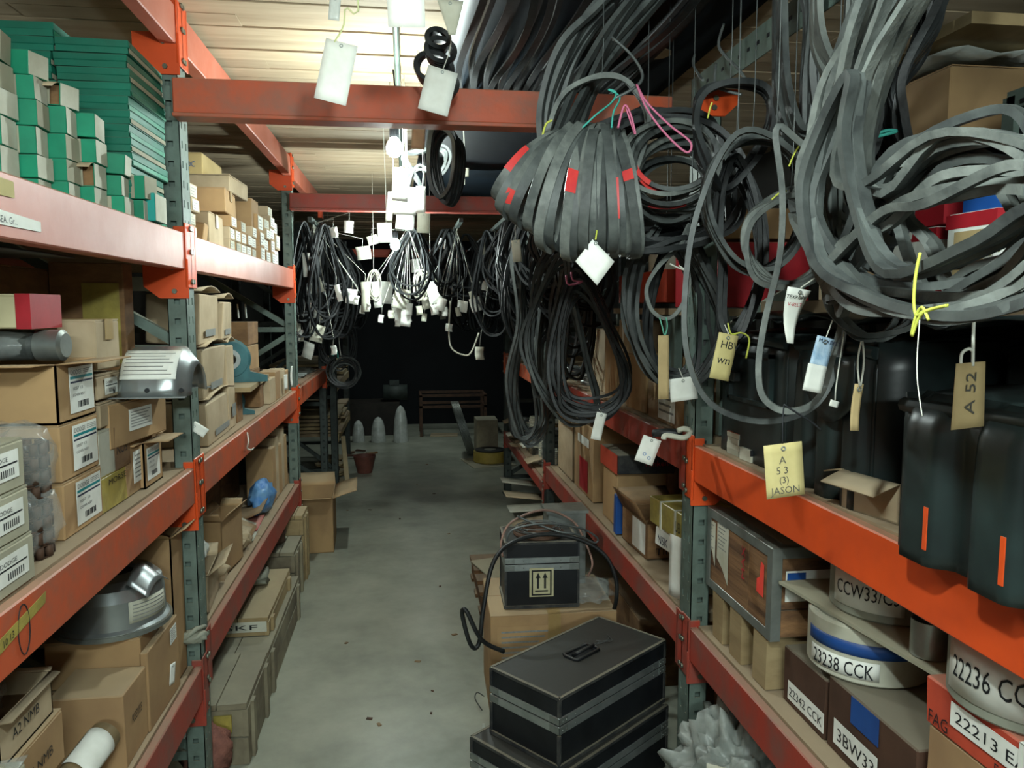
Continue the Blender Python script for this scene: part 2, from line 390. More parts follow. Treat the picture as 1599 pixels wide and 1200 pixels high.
def sticker(t, f, dims, u0, u1, v0, v1, mat=WHITEP, kind=None, rot=0, name='label_sheet', text=None, off=.0022):
    """label glued on face f; u,v as fractions of the face. kind: 'brand' header with two bars, 'lines' grey print"""
    O, R, U, W, H = face_frame(f, *dims); n = R.cross(U); O = O+n*off
    a0, a1, b0, b1 = u0*W, u1*W, v0*H, v1*H
    c = O+R*(a0+a1)/2+U*(b0+b1)/2
    if rot: R, U = R*_c(rot)+U*_s(rot), U*_c(rot)-R*_s(rot)
    O2 = c-R*(a1-a0)/2-U*(b1-b0)/2; w_, h_ = a1-a0, b1-b0
    mb = MB(); plate(mb, O2, R, U, 0, w_, 0, h_, 0, .0006); s = obj(name, mb, mat, t, local=True)
    if kind == 'brand':
        m = MB(); plate(m, O2, R, U, .03*w_, .97*w_, .74*h_, .80*h_, .0008, .0002, 0); obj('teal_stripe', m, TEALI, s, local=True)
        m = MB(); plate(m, O2, R, U, .03*w_, .97*w_, .65*h_, .69*h_, .0008, .0002, 0); obj('navy_stripe', m, NAVYI, s, local=True)
        m = MB(); letter_mb(m, 'DODGE', O2+R*.05*w_+U*.835*h_, R, U, .11*h_, .46*w_, .0012)
        letter_mb(m, '1057 13', O2+R*.1*w_+U*.5*h_, R, U, .07*h_, .42*w_, .0012); letter_mb(m, 'COVER ASSY', O2+R*.1*w_+U*.36*h_, R, U, .06*h_, .5*w_, .0012)
        for k in range(9): plate(m, O2, R, U, (.3+.05*k)*w_, (.3+.05*k+.02+.012*(k % 3))*w_, .1*h_, .24*h_, .0008, .0002)
        for k in range(3): plate(m, O2, R, U, .58*w_, .95*w_, (.845+.04*k)*h_, (.855+.04*k)*h_, .0008, .0002)
        obj('lettering', m, INK, s, local=True)
    elif kind == 'small':
        m = MB(); plate(m, O2, R, U, .05*w_, .95*w_, .52*h_, .58*h_, .0008, .0002); letter_mb(m, 'DODGE', O2+R*.06*w_+U*.66*h_, R, U, .17*h_, .55*w_, .0012)
        for k in range(8): plate(m, O2, R, U, (.3+.07*k)*w_, (.3+.07*k+.03)*w_, .12*h_, .38*h_, .0008, .0002)
        obj('lettering', m, INK, s, local=True)
    elif kind == 'lines':
        m = MB()
        for k in range(6):
            v = .86-.135*k; plate(m, O2, R, U, .07*w_, (.93-.25*((k*7) % 5)/5)*w_, (v-.025)*h_, (v+.02)*h_, .0008, .0002)
        obj('print_lines', m, GREYI, s, local=True)
    if text:
        m = MB()
        for (tx, tu, tv, th_, tw) in text: letter_mb(m, tx, O2+R*tu*w_+U*tv*h_, R, U, th_*h_, tw*w_ if tw else None, .0012)
        obj('lettering', m, INK, s, local=True)
    return s
def carton(label, x0, x1, y0, y1, z0, z1, mat=CARD, rz=0, open_=0, tape=None, group=None, name='carton', cat='box', stickers=(), jit=.002, flaps=True, prints=(), tilt=None, lidc=None):
    w_, d_, h_ = x1-x0, y1-y0, z1-z0
    rot = (0, 0, rz) if tilt is None else (tilt[0], tilt[1], rz)
    t = thing(name, label, cat, ((x0+x1)/2, (y0+y1)/2, z0), group=group, rot=rot)
    if open_:
        th = .004; mb = MB()
        for a in ((-w_/2, w_/2, -d_/2, -d_/2+th), (-w_/2, w_/2, d_/2-th, d_/2), (-w_/2, -w_/2+th, -d_/2, d_/2), (w_/2-th, w_/2, -d_/2, d_/2)): mb.box(*a, 0, h_)
        mb.box(-w_/2, w_/2, -d_/2, d_/2, 0, .004); mb.box(-w_/2+th, w_/2-th, -d_/2+th, d_/2-th, h_*.45, h_*.5, 1)
        obj('body', mb, [mat, INSIDE], t, local=True)
        fl = min(w_, d_)*(.45 if open_ > .08 or open_ < 0 else .1)
        for k, (ax, sx, L_) in enumerate((('y', -1, w_), ('y', 1, w_), ('x', 1, d_), ('x', -1, d_))):
            a = open_*RN.uniform(.7, 1.25); m = MB()
            if ax == 'y': 
                p = Vector((0, sx*d_/2, h_)); o = Vector((0, sx*math.cos(a), math.sin(a))); s_ = Vector((1, 0, 0))
            else:
                p = Vector((sx*w_/2, 0, h_)); o = Vector((sx*math.cos(a), 0, math.sin(a))); s_ = Vector((0, 1, 0))
            m.grid(lambda u, v: p+s_*(u-.5)*L_*(1-.06*v)+o*v*fl+Vector((0, 0, -.06*fl*v*v)), 3, 3, .003)
            obj('flap', m, mat, t, local=True)
    else:
        obj('body', MB().box(-w_/2, w_/2, -d_/2, d_/2, 0, h_-(.003 if flaps else 0), jit=jit), mat, t, local=True, bev=min(.003, h_*.06))
        if flaps:
            if d_ > w_:
                obj('flap', MB().box(-w_/2+.001, -.0015, -d_/2+.001, d_/2-.001, h_-.003, h_+.0005, jit=.0007), mat, t, local=True)
                obj('flap', MB().box(.0015, w_/2-.001, -d_/2+.001, d_/2-.001, h_-.003, h_+.0005, jit=.0007), mat, t, local=True)
            else:
                obj('flap', MB().box(-w_/2+.001, w_/2-.001, -d_/2+.001, -.0015, h_-.003, h_+.0005, jit=.0007), mat, t, local=True)
                obj('flap', MB().box(-w_/2+.001, w_/2-.001, .0015, d_/2-.001, h_-.003, h_+.0005, jit=.0007), mat, t, local=True)
    if tape:
        m = MB(); tw = min(.025, min(w_, d_)*.2)
        if tape == 'y': m.box(-tw, tw, -d_/2-.003, d_/2+.003, h_+.001, h_+.0018); m.box(-tw, tw, -d_/2-.0036, -d_/2-.0028, h_*.6, h_+.0018)
        else: m.box(-w_/2-.003, w_/2+.003, -tw, tw, h_+.001, h_+.0018); m.box(w_/2+.0028, w_/2+.0036, -tw, tw, h_*.6, h_+.0018); m.box(-w_/2-.0036, -w_/2-.0028, -tw, tw, h_*.6, h_+.0018)
        obj('tape', m, TAPE, t, local=True)
    for s in stickers: sticker(t, s[0], (w_, d_, h_), *s[1:5], **(s[5] if len(s) > 5 else {}))
    for (f, tx, u, v, hh, tw, mt) in prints:
        O, R, U, W, H = face_frame(f, w_, d_, h_); m = MB()
        letter_mb(m, tx, O+R*u*W+U*v*H, R, U, hh*H, tw*W if tw else None, .0034); obj('lettering', m, mt, t, local=True)
    return t
def LB(label, pa, pb, pt, pbm, X, depth, z0=None, **k):
    """box on a left shelf measured on its aisle face: near edge pixel pa, far edge pb, top/bottom rows at the near edge"""
    y0 = at(pa, pbm, X=X).y; y1 = at(pb, pbm, X=X).y; z1 = at(pa, pt, X=X).z
    if z0 is None: z0 = at(pa, pbm, X=X).z
    return carton(label, X-depth, X, y0, y1, z0, z1, **k)
def RB(label, pa, pb, pt, pbm, X, depth, z0=None, **k):
    y0 = at(pa, pbm, X=X).y; y1 = at(pb, pbm, X=X).y; z1 = at(pa, pt, X=X).z
    if z0 is None: z0 = at(pa, pbm, X=X).z
    return carton(label, X, X+depth, y0, y1, z0, z1, **k)
def blob(c, r, sub=3, amp=.25, fr=3, mb=None, flat=None, seed=0):
    b = bmesh.new(); bmesh.ops.create_icosphere(b, subdivisions=sub, radius=1); c = Vector(c); vs = []
    for v in b.verts:
        d = v.co.normalized(); k = 1+amp*noise.noise(d*fr+Vector((seed, seed*.7, 0)))+amp*.6*noise.noise(d*fr*2.7+Vector((seed, 3, 0)))
        p = Vector((d.x*r[0], d.y*r[1], d.z*r[2]))*k
        if flat is not None and p.z < flat: p.z = flat
        vs.append(c+p)
    fs = [tuple(v.index for v in f.verts) for f in b.faces]; b.free()
    mb = mb or MB(); mb.add(vs, fs, True); return mb

# ------------------------------------------------------------------ the setting
XL, XR = -.66, .82
CEIL = 2.5
struct('floor', MB().box(-2.6, 2.6, -3.6, 11.2, -.05, 0), CONC)
struct('wall_left', MB().box(-1.86, -1.8, -3.6, 11.2, 0, 2.62), WALL)
struct('wall_right', MB().box(2.1, 2.16, -3.6, 11.2, 0, 2.62), WALL)
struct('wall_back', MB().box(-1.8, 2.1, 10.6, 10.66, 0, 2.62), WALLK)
ceil = struct('ceiling', MB().box(-1.8, 2.1, -3.6, 10.6, 2.55, 2.58), M('ceiling_back', '#4a3a2a', None, 5, .9))
pl = [mesh_of(MB().box(-1.95, 1.95, -.0515, .0515, 0, .03).box(-1.95, 1.95, -.058, -.0515, .016, .03), PLANK, 'plank')]
for v in range(3):
    mb = MB(); n = 6
    for i in range(n): mb.box(-1.95+3.9*i/n, -1.95+3.9*(i+1)/n, -.051+spt(.0012), .051+spt(.0012), spt(.002), .03)
    pl.append(mesh_of(mb, PLANK, 'plank'))
y = -1.2; k = 0
while y < 10.5:
    o = bpy.data.objects.new('plank', pl[k % 4]); C.objects.link(o); o.parent = ceil; WM[o] = Matrix()
    o.location = (.15+spt(.02), y, 2.5+spt(.0025)); o['kind'] = 'structure'; y += .109; k += 1
tag_(obj('conduit_pipe', MB().tube([(-.02, -1, 2.478), (-.02, 2.4, 2.478), (-.02, 4.6, 2.478), (-.02, 9, 2.478)], .011, 8), GREENP), 'thin green electrical conduit running along the boarded ceiling over the aisle', 'pipe')

# ------------------------------------------------------------------ racks
def post_mb(h, side):
    """origin at outer aisle corner on the floor; body extends away from the aisle (x*side) and back in y"""
    W, D, t, hs, pt = .056, .088, .0025, .0085, .0585; mb = MB(); s = side
    def b(xa, xb, ya, yb, za, zb): mb.box(min(xa*s, xb*s), max(xa*s, xb*s), ya, yb, za, zb)
    xm = W/2
    b(0, xm-hs, 0, t, 0, h); b(xm+hs, W, 0, t, 0, h)
    b(0, t, 0, .022-hs*.6, 0, h); b(0, t, .022+hs*.6, .062-hs*.6, 0, h); b(0, t, .062+hs*.6, D, 0, h)
    b(W-t, W, 0, D, 0, h); b(.004, W-.004, .02, .022, 0, h)
    b(0, W, D-t, D, 0, h); b(t, t+.001, .02, .07, 0, h)
    z = .03; 
    while z < h-.02:
        b(xm-hs, xm+hs, 0, t, z+hs*2, min(h, z+pt)); 
        for yy, dz in ((.022, 0), (.062, 0)): b(0, t, yy-hs*.6, yy+hs*.6, z+hs*2.6+dz, min(h, z+pt+dz))
        z += pt
    b(xm-hs, xm+hs, 0, t, 0, .03); b(-.012, W+.012, -.012, D+.012, 0, .006)
    return mb
POSTM = {}
def post(parent, x, y, side, h, mat=GREENP):
    key = (side, h, mat.name)
    if key not in POSTM: POSTM[key] = mesh_of(post_mb(h, side), mat, 'post')
    o = bpy.data.objects.new('post', POSTM[key]); C.objects.link(o); o.parent = parent
    o.location = wmat(parent).inverted()@Vector((x, y, 0)); WM[o] = Matrix.Translation((x, y, 0)); return o
def frame_(parent, x, y, side, h=2.42, mat=GREENP, depth=1.0, brace=True):
    post(parent, x, y, side, h, mat); post(parent, x+side*depth, y, side, h, mat)
    if brace:
        xa, xb = x+side*.056, x+side*depth; yy = y+.045; z = .15; i = 0
        while z < h-.5:
            for A, B in (((xa, z), (xb, z)), ((xa, z+.03), (xb, z+.62)) if i % 2 == 0 else ((xb, z+.03), (xa, z+.62))):
                obj('brace', MB().bar((A[0], yy, A[1]), (B[0], yy, B[1]), .03, .03), mat, parent)
            z += .66; i += 1
def beam(parent, x, ya, yb, zb, zt, side, mat, cmat=ORANGEB, ends=(1, 1), bolts=True, name='beam', dz=0):
    """box beam with a step; aisle face at x, body going side-wards"""
    h = zt-zb; dp = .045; s = side; mb = MB()
    prof = [(0, zb), (0, zt-.0), (dp*.55, zt), (dp*.55, zt-.028), (dp, zt-.028), (dp, zb)]
    vs = [Vector((x+p[0]*s-.003*s, yy, p[1]+(dz if yy == yb else 0))) for yy in (ya, yb) for p in prof]; n = 6
    fs = [(i, (i+1) % n, n+(i+1) % n, n+i) for i in range(n)]+[tuple(range(n)), tuple(range(2*n-1, n-1, -1))]
    mb.add(vs, fs); o = obj(name, mb, mat, parent, bev=.003)
    for e, yy, sg in ((0, ya, -1), (1, yb, 1)):
        if not ends[e]: continue
        m = MB(); xo = x-.007*s
        m.box(min(xo, x-.003*s), max(xo, x-.003*s), min(yy-sg*.012, yy+sg*.05), max(yy-sg*.012, yy+sg*.05), zb-.055, zt+.03)
        m.box(min(xo, x+.03*s), max(xo, x+.03*s), yy-.004, yy+.004, zb-.05, zt+.02)
        obj('beam_connector', m, cmat, o, bev=.002)
        if bolts:
            for zz in (zb-.035, (zb+zt)/2, zt+.015):
                m = MB().tube([(x-s*.007, yy+sg*.035, zz), (x-s*.013, yy+sg*.035, zz)], .008, 6)
                obj('bolt', m, BOLT, o)
    return o
def front_plate(parent, x, y, z0, z1, side, mat=ORANGEB, wd=.118):
    """tapered connector plate on the camera side of an upright"""
    s = side; mb = MB(); a = [(x-.008*s, z0), (x+wd*.62*s, z0+.0), (x+wd*s, z0+.035), (x+wd*s, z1), (x-.008*s, z1)]
    vs = [Vector((p[0], yy, p[1])) for yy in (y-.010, y-.004) for p in a]; n = 5
    mb.add(vs, [(i, (i+1) % n, n+(i+1) % n, n+i) for i in range(n)]+[tuple(range(n)), tuple(range(2*n-1, n-1, -1))])
    o = obj('beam_connector', mb, mat, parent, bev=.0015)
    for zz, xx in ((z0+.02, .03), (z1-.025, .034)):
        obj('bolt', MB().tube([(x+xx*s, y-.010, zz), (x+xx*s, y-.016, zz)], .0075, 8), BOLT, o)
def deck(parent, x, ya, yb, zt, side, depth=.95, mat=DECK, off=.024, boards=1):
    a, b = sorted((x+side*off, x+side*depth))
    n = boards; 
    for i in range(n):
        obj('shelf_board', MB().box(a, b, ya+(yb-ya)*i/n+.002, ya+(yb-ya)*(i+1)/n-.002, zt-.024, zt+.003), mat, parent)
rl = thing('pallet_rack', 'orange beamed pallet rack with grey-green perforated posts along the left of the aisle', 'rack', (XL, 2.5, 0))
for yy in (2.46, 4.73): frame_(rl, XL, yy, -1, 2.44)
frame_(rl, XL, -.35, -1, 2.44)
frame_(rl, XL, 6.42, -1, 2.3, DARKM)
for i, (zb, zt, m) in enumerate(((.425, .535, REDP), (.995, 1.105, ORANGE), (1.715, 1.825, PINKP), (2.37, 2.48, PINKP))):
    for (ya, yb) in ((-.26, 2.46), (2.55, 4.73)):
        if i == 0: zb, zt = (.355, .465) if ya < 0 else (.425, .535)
        beam(rl, XL, ya, yb, zb, zt, -1, m, REDP if i == 0 else ORANGEB if i else REDP)
        beam(rl, XL-.955, ya, yb, zb, zt, -1, m, ends=(0, 0))
        if i < 3: deck(rl, XL, ya+.002, yb-.002, zt, -1, boards=2)
    for yy in (2.46, 4.73): front_plate(rl, XL, yy, zb-(.155 if i == 0 and yy < 3 else .085), zb+.03-(.07 if i == 0 and yy < 3 else 0), -1, REDP if i == 0 else ORANGEB)
beam(rl, XL, 4.82, 6.42, .995, 1.105, -1, ORANGE); beam(rl, XL-.955, 4.82, 6.42, .995, 1.105, -1, ORANGE, ends=(0, 0)); deck(rl, XL, 4.822, 6.418, 1.105, -1, mat=M('dusty_pink_board', '#94604d', '#8d735c', 3, .85, dust=.3), boards=4)
beam(rl, XL, 4.82, 6.42, 2.37, 2.48, -1, PINKP)
# sub-rack further down the left: bare boards on dark posts
rl2 = thing('shelving_rack', 'dark low rack at the far left holding stacked plywood offcuts', 'rack', (XL-.05, 8.0, 0))
for yy in (6.9, 8.36): frame_(rl2, XL+.04, yy, -1, 2.3, DARKM, .8)
for zb, zt in ((.40, .47), (.86, .93)):
    beam(rl2, XL+.04, 6.99, 8.36, zb, zt, -1, WOODL, ends=(0, 0)); deck(rl2, XL+.04, 6.99, 8.35, zt, -1, .78)
rr = thing('pallet_rack', 'orange beamed pallet rack with grey-green perforated posts along the right of the aisle', 'rack', (XR, 2.1, 0))
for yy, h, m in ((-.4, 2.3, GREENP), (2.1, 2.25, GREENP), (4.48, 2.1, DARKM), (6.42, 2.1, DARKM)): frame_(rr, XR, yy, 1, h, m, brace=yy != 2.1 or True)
for (ya, yb, zb, zt, m, cm) in ((-.31, 2.1, .56, .66, REDP, REDP), (-.31, 2.1, 1.10, 1.205, ORANGEB, ORANGEB), (2.19, 4.48, .56, .655, REDP, REDP), (2.19, 4.48, 1.11, 1.205, REDP, REDP),
                                (4.57, 6.42, .46, .53, REDP, REDP), (4.57, 6.42, 1.10, 1.20, ORANGE, ORANGE)):
    beam(rr, XR, ya, yb, zb, zt, 1, m, cm); beam(rr, XR+.955, ya, yb, zb, zt, 1, m, ends=(0, 0)); deck(rr, XR, ya+.002, yb-.002, zt, 1, boards=2)
front_plate(rr, XR, 2.1, 1.03, 1.13, 1, ORANGEB, .10); front_plate(rr, XR, 2.1, .49, .585, 1, REDP, .10); front_plate(rr, XR, 2.1, 2.13, 2.2, 1, ORANGEB, .10)
# hanging rails: perforated angles along the rack tops
def angle_rail(label, x, ya, yb, z, parent=None, wd=.05, ht=.07, mat=GREENP):
    mb = MB(); mb.box(x-.002, x+.001, ya, yb, z, z+ht); mb.box(x, x+wd, ya, yb, z+ht-.003, z+ht)
    y = ya+.03; o = obj('perforated_rail', mb, mat)
    h = MB()
    while y < yb-.02: h.box(x-.0035, x-.0015, y, y+.012, z+ht*.45, z+ht*.45+.008); y += .05
    tag_(o, label, 'rail'); hh = obj('slot', h, INK, o); hh['kind'] = 'stuff'; return o
angle_rail('dark perforated steel rail over the right shelf from which belts hang', XR-.01, -.3, 2.1, 2.17)
angle_rail('perforated steel rail under the ceiling above the fanned belts', .655, .6, 2.75, 2.37, wd=.06, ht=.09)
for k, (y, z0, z1, label, mm) in enumerate(((2.40, 2.15, 2.262, 'nearest orange beam crossing over the aisle, in front of the first bulb', ORANGE), (4.66, 2.165, 2.262, 'second orange beam crossing over the aisle, behind the first bulb', REDP), (8.1, 2.12, 2.2, 'small bright orange beam crossing the aisle at the far end', ORANGEB))):
    mb = MB().box(XL, XR+.02, y, y+.05, z0+.012, z1).box(XL, XR+.02, y-.012, y+.062, z0, z0+.010)
    t = thing('cross_beam', label, 'beam', (XL, y, z0)); obj('web', MB().box(XL, XR+.02, y, y+.05, z0+.012, z1), mm, t, bev=.003)
    obj('flange', MB().box(XL, XR+.02, y-.012, y+.062, z0, z0+.011), mm, t, bev=.002)
# papers and tape stuck on the near left beams
def beam_label(label_, pts, mat, text=None, h=.02, u0=.004, name='beam_label', mt=INK, parent=rl):
    a, b, c, d = [Vector((XL+.0045, p[0], p[1])) for p in pts]; n = Vector((.0008, 0, 0))
    o = obj(name, MB().add([a, b, c, d, a+n, b+n, c+n, d+n], [(3, 2, 1, 0), (4, 5, 6, 7), (0, 1, 5, 4), (1, 2, 6, 5), (2, 3, 7, 6), (3, 0, 4, 7)]), mat, parent, label=label_)
    if text:
        m = MB(); R = (b-a).normalized(); letter_mb(m, text, a+R*u0+Vector((0, 0, .004)), R, Vector((0, 0, 1)), h, None, .0016); obj('lettering', m, mt, o)
beam_label('white paper strip with handwriting on the top left beam', ((1.25, 1.735), (1.52, 1.737), (1.52, 1.755), (1.25, 1.765)), WHITEP, 'SEA. Gr...', .012, .12)
beam_label('yellowish tape scrap on the top left beam', ((1.30, 1.782), (1.43, 1.785), (1.43, 1.812), (1.30, 1.815)), YELT)
beam_label('greenish tape with handwriting on the middle left beam', ((1.20, 1.030), (1.45, 1.068), (1.455, 1.088), (1.20, 1.056)), YELC, '18  10 13', .013, .07)
m = MB().tube([(XL+.0048, 1.37+.02*math.cos(a*PI/10), 1.052+.044*math.sin(a*PI/10)) for a in range(20)], .0011, 4, True); obj('drawn_circle', m, INK, rl)
# ------------------------------------------------------------------ hanging bulbs
def bulb(label, x, y, z, power, idx):
    t = thing('hanging_bulb', label, 'light bulb', (x, y, z))
    em = emit('bulb_glow_%s' % ('abc'[idx]), LAMPCOL, power)
    obj('glass_bulb', MB().lathe([(0, -.035), (.016, -.031), (.027, -.018), (.03, 0), (.025, .018), (.014, .034), (.013, .04)], (x, y, z), 16, cap=False), em, t)
    obj('socket', MB().lathe([(.0145, .034), (.017, .036), (.017, .075), (.006, .085), (0, .086)], (x, y, z), 12, cap=False), INK, t)
    obj('cable', MB().tube([(x, y, z+.08), (x+.01, y, z+.16), (x, y, 2.47)], .003, 6), INK, t)
bulb('glaring bare bulb hanging behind the nearest orange cross beam', -.035, 2.95, 2.19, BULB_POWER[0], 0)
_q = at(617, 382, Y=4.86); bulb('second bare bulb hanging among white tags further down the aisle', _q.x, _q.y, _q.z, BULB_POWER[1], 1)
bulb('bare bulb hanging just above the camera over the near aisle', .10, .50, 2.06, BULB_POWER[2], 2)

# ================================================================== LEFT RACK GOODS
XF = -.72
Z3, Z2, Z1, ZN = 1.828, 1.108, .538, .468
def ordn(n): return ['lowest', 'second', 'third', 'fourth', 'fifth', 'sixth', 'seventh', 'eighth', 'ninth', 'tenth', 'eleventh', 'twelfth', 'thirteenth', 'fourteenth', 'fifteenth', 'sixteenth', 'seventeenth'][n]
# --- top level, near bay: tall stacks of flat dark green cartons at the back
G3 = 'green cartons on the top left shelf'
proto = None
def flat_green(x, y, z, w_, d_, h_, label):
    t = thing('flat_green_carton', label, 'box', (x+w_/2+spt(.004), y+d_/2+spt(.006), z), spt(.02), G3)
    obj('body', MB().box(-w_/2+.002, w_/2-.002, -d_/2+.002, d_/2-.002, 0, h_-.014, jit=.001), GREENC2, t, local=True)
    obj('lid', MB().box(-w_/2, w_/2, -d_/2, d_/2, h_-.020, h_-.0008, jit=.0012), GREENC2, t, local=True, bev=.002)
    obj('end_panel', MB().box(w_/2+.0006, w_/2+.0014, -d_/2+.004, d_/2-.004, .002, h_-.021), CARDG if RN.random() < .55 else GREENC, t, local=True)
hh = .0345
for (nm, x0, n, wd_, y0) in (('right-hand back stack', -.875, 13, .175, 2.14), ('middle back stack', -1.065, 14, .185, 2.14), ('leftmost back stack', -1.26, 15, .19, 2.12)):
    for i in range(n):
        dd = .29
        flat_green(x0+i*.0008, y0, Z3+.0005+i*hh, wd_, dd, hh, 'flat dark green carton, %s from the bottom of the %s' % (ordn(i) if i else 'lowest', nm))
# --- small green and white cartons piled in front
def small_green(x, y, z, w_, d_, h_, label, rot=(0, 0, 0), white=True, teal=False, opened=False):
    t = thing('small_green_carton', label, 'box', (x, y, z), group=G3, rot=rot)
    m = TEALC if teal else GREENC
    if opened:
        th = .0015; mb = MB()
        for a in ((-w_/2, w_/2, d_/2-th, d_/2), (-w_/2, -w_/2+th, -d_/2, d_/2), (w_/2-th, w_/2, -d_/2, d_/2)): mb.box(*a, 0, h_)
        mb.box(-w_/2, w_/2, -d_/2, d_/2, 0, th); mb.box(-w_/2, w_/2, -d_/2, d_/2, h_-th, h_)
        obj('body', mb, m, t, local=True)
        obj('flap', MB().grid(lambda u, v: (-w_/2+u*w_, -d_/2-v*w_*.5, h_-v*v*w_*.25), 2, 3, .001), CARDP, t, local=True)
        obj('liner', MB().box(-w_/2+.004, w_/2-.004, -d_/2+.01, d_/2-.004, .003, h_*.9), CARDD, t, local=True)
    else:
        obj('body', MB().box(-w_/2, w_/2, -d_/2, d_/2, 0, h_, jit=.001), m, t, local=True, bev=.0015)
    obj('end_panel', MB().box(w_/2+.0005, w_/2+.0016, -d_/2+.001, d_/2-.001, .001, h_-.001), OFFW if white else CARDG, t, local=True)
    if RN.random() < .5: obj('face_panel', MB().box(-w_/2+.001, -w_/2+w_*RN.uniform(.3, .6), -d_/2-.0014, -d_/2-.0004, .001, h_-.001), CARDG, t, local=True)
names = ['nearest', 'second', 'third', 'fourth', 'fifth', 'sixth', 'seventh', 'eighth', 'ninth', 'tenth', 'eleventh']
for ci, n in enumerate((6, 6, 6, 5, 4, 3, 2)):
    for lay in (0, 1, 2):
        z = Z3+.0005
        if ci == 6 and lay: continue
        for r in range(n if lay < 2 else max(1, n-1)):
            h_ = RN.choice([.05, .055, .06]); wd_ = RN.uniform(.052, .062); op = (ci, r, lay) in ((3, 4, 0), (4, 1, 0), (1, 4, 0))
            top = r == n-1; x = -.865+.033*ci-.067*lay; y = 1.70+.074*ci
            small_green(x-wd_/2+spt(.005), y+.035, z, wd_, .068, h_, 'small green whitish-ended carton, %s row up in %s column, %s layer' % (ordn(r) if r else 'bottom', names[ci], ('front', 'second', 'back')[lay]),
                        (0, 0, spt(.10)) if not top else (spt(.05), RN.uniform(0, .10), spt(.25)), RN.random() < .75, False, op)
            z += h_+(.0012 if r < n-2 else .004)
small_green(-.675, 2.22, Z3+.001, .045, .10, .072, 'lone teal carton standing beside the first upright on the top left shelf', (0, 0, .02), True, True)
# --- top level, second bay: brown and white-ended cartons
GB = 'brown cartons on the top left shelf, second bay'
def small_brown(x0, x1, y0, y1, z0, z1, label, white=True, lab=True):
    t = thing('small_carton', label, 'box', ((x0+x1)/2, (y0+y1)/2, z0), spt(.03), GB)
    w_, d_, h_ = x1-x0, y1-y0, z1-z0
    obj('body', MB().box(-w_/2, w_/2, -d_/2, d_/2, 0, h_-.0008, jit=.0012), CARDP if RN.random() < .6 else CARD, t, local=True, bev=.0015)
    if lab:
        m = MB(); plate(m, Vector((w_/2, -d_/2, 0)), Vector((0, 1, 0)), Vector((0, 0, 1)), d_*.1, d_*.9, h_*.12, h_*.9, .0016, .0005); obj('label_sheet', m, WHITEP if white else OFFW, t, local=True)
        m = MB(); 
        for k in range(3): plate(m, Vector((w_/2, -d_/2, 0)), Vector((0, 1, 0)), Vector((0, 0, 1)), d_*.18, d_*RN.uniform(.5, .82), h_*(.25+.2*k), h_*(.31+.2*k), .0023, .0002)
        obj('print_lines', m, GREYI, t, local=True)
def colstack(xf, y0, dy, hs, dep, tag, z=Z3+.0005, lab=True):
    for i, h in enumerate(hs):
        j = spt(.008); small_brown(xf-dep+j, xf+j, y0+.003, y0+dy-.003, z, z+h, 'small pale carton, %s up in the %s' % (ordn(i).replace('lowest', 'first'), tag), RN.random() < .8, lab); z += h
    return z
colstack(-.71, 2.62, .10, [.05, .05, .045, .06, .045], .10, 'stack just past the first upright, top shelf')
colstack(-.71, 2.73, .10, [.05, .045, .045, .05], .10, 'second stack past the first upright, top shelf')
ys = 3.28
for k, hs in enumerate(([.05, .05, .045], [.05, .05], [.05, .05, .05], [.052, .05], [.05, .05, .05])):
    colstack(-.705, ys, .115, hs, .10, '%s little stack under the large taped carton' % names[k].replace('nearest', 'first')); ys += .117
for k, hs in enumerate(([.07, .075, .08], [.06, .06, .05, .05], [.06, .07, .06, .06, .05], [.09, .08, .07])):
    colstack(-.70, ys+.03, .145, hs, .12, '%s stack from the second upright, top shelf' % ['fourth', 'third', 'second', 'nearest'][k]); ys += .15
carton('open tan carton standing at the front of the top left shelf, second bay', -.84, -.715, 2.98, 3.25, Z3+.001, Z3+.125, CARDP, rz=.05, tape='x')
carton('small scuffed carton leaning on the open tan carton', -.80, -.71, 2.86, 2.95, Z3+.001, Z3+.075, CARD, rz=.1, tilt=(0, .12))
carton('long pale carton lying at the back left behind the open tan carton', -1.12, -.86, 2.9, 3.35, Z3+.001, Z3+.20, CARDP, tape='x')
carton('large taped carton lying across the little stacks', -1.02, -.72, 3.26, 3.52, Z3+.155, Z3+.252, CARD, tape='x', rz=.06)
carton('pale carton on top of the large taped one', -.99, -.715, 3.40, 3.72, Z3+.256, Z3+.325, CARDP, rz=-.03)
carton('carton with handwriting on its side on top of the whole pile', -1.02, -.84, 3.45, 3.80, Z3+.33, Z3+.42, M('yellowish_cardboard', '#c7b07c', '#b39c6a', 5, .85, dust=.3), prints=(('y-', '29 Wood DC', .14, .35, .26, .7, INKB),))
carton('tall tan carton beside the small stacks in the second bay', -.86, -.72, 4.46-.62, 4.46-.44, Z3+.153, Z3+.29, CARD)
carton('brown carton at the back near the second upright', -1.15, -.86, 4.1, 4.55, Z3+.001, Z3+.31, CARDD)
# odd bits behind the first upright
for k in range(4): small_brown(-.99, -.9, 2.56+.1*k, 2.65+.1*k, Z3+.001, Z3+.14+.04*(k % 2), 'upright brown carton, %s behind the first upright, at the back' % ordn(k), False, False)

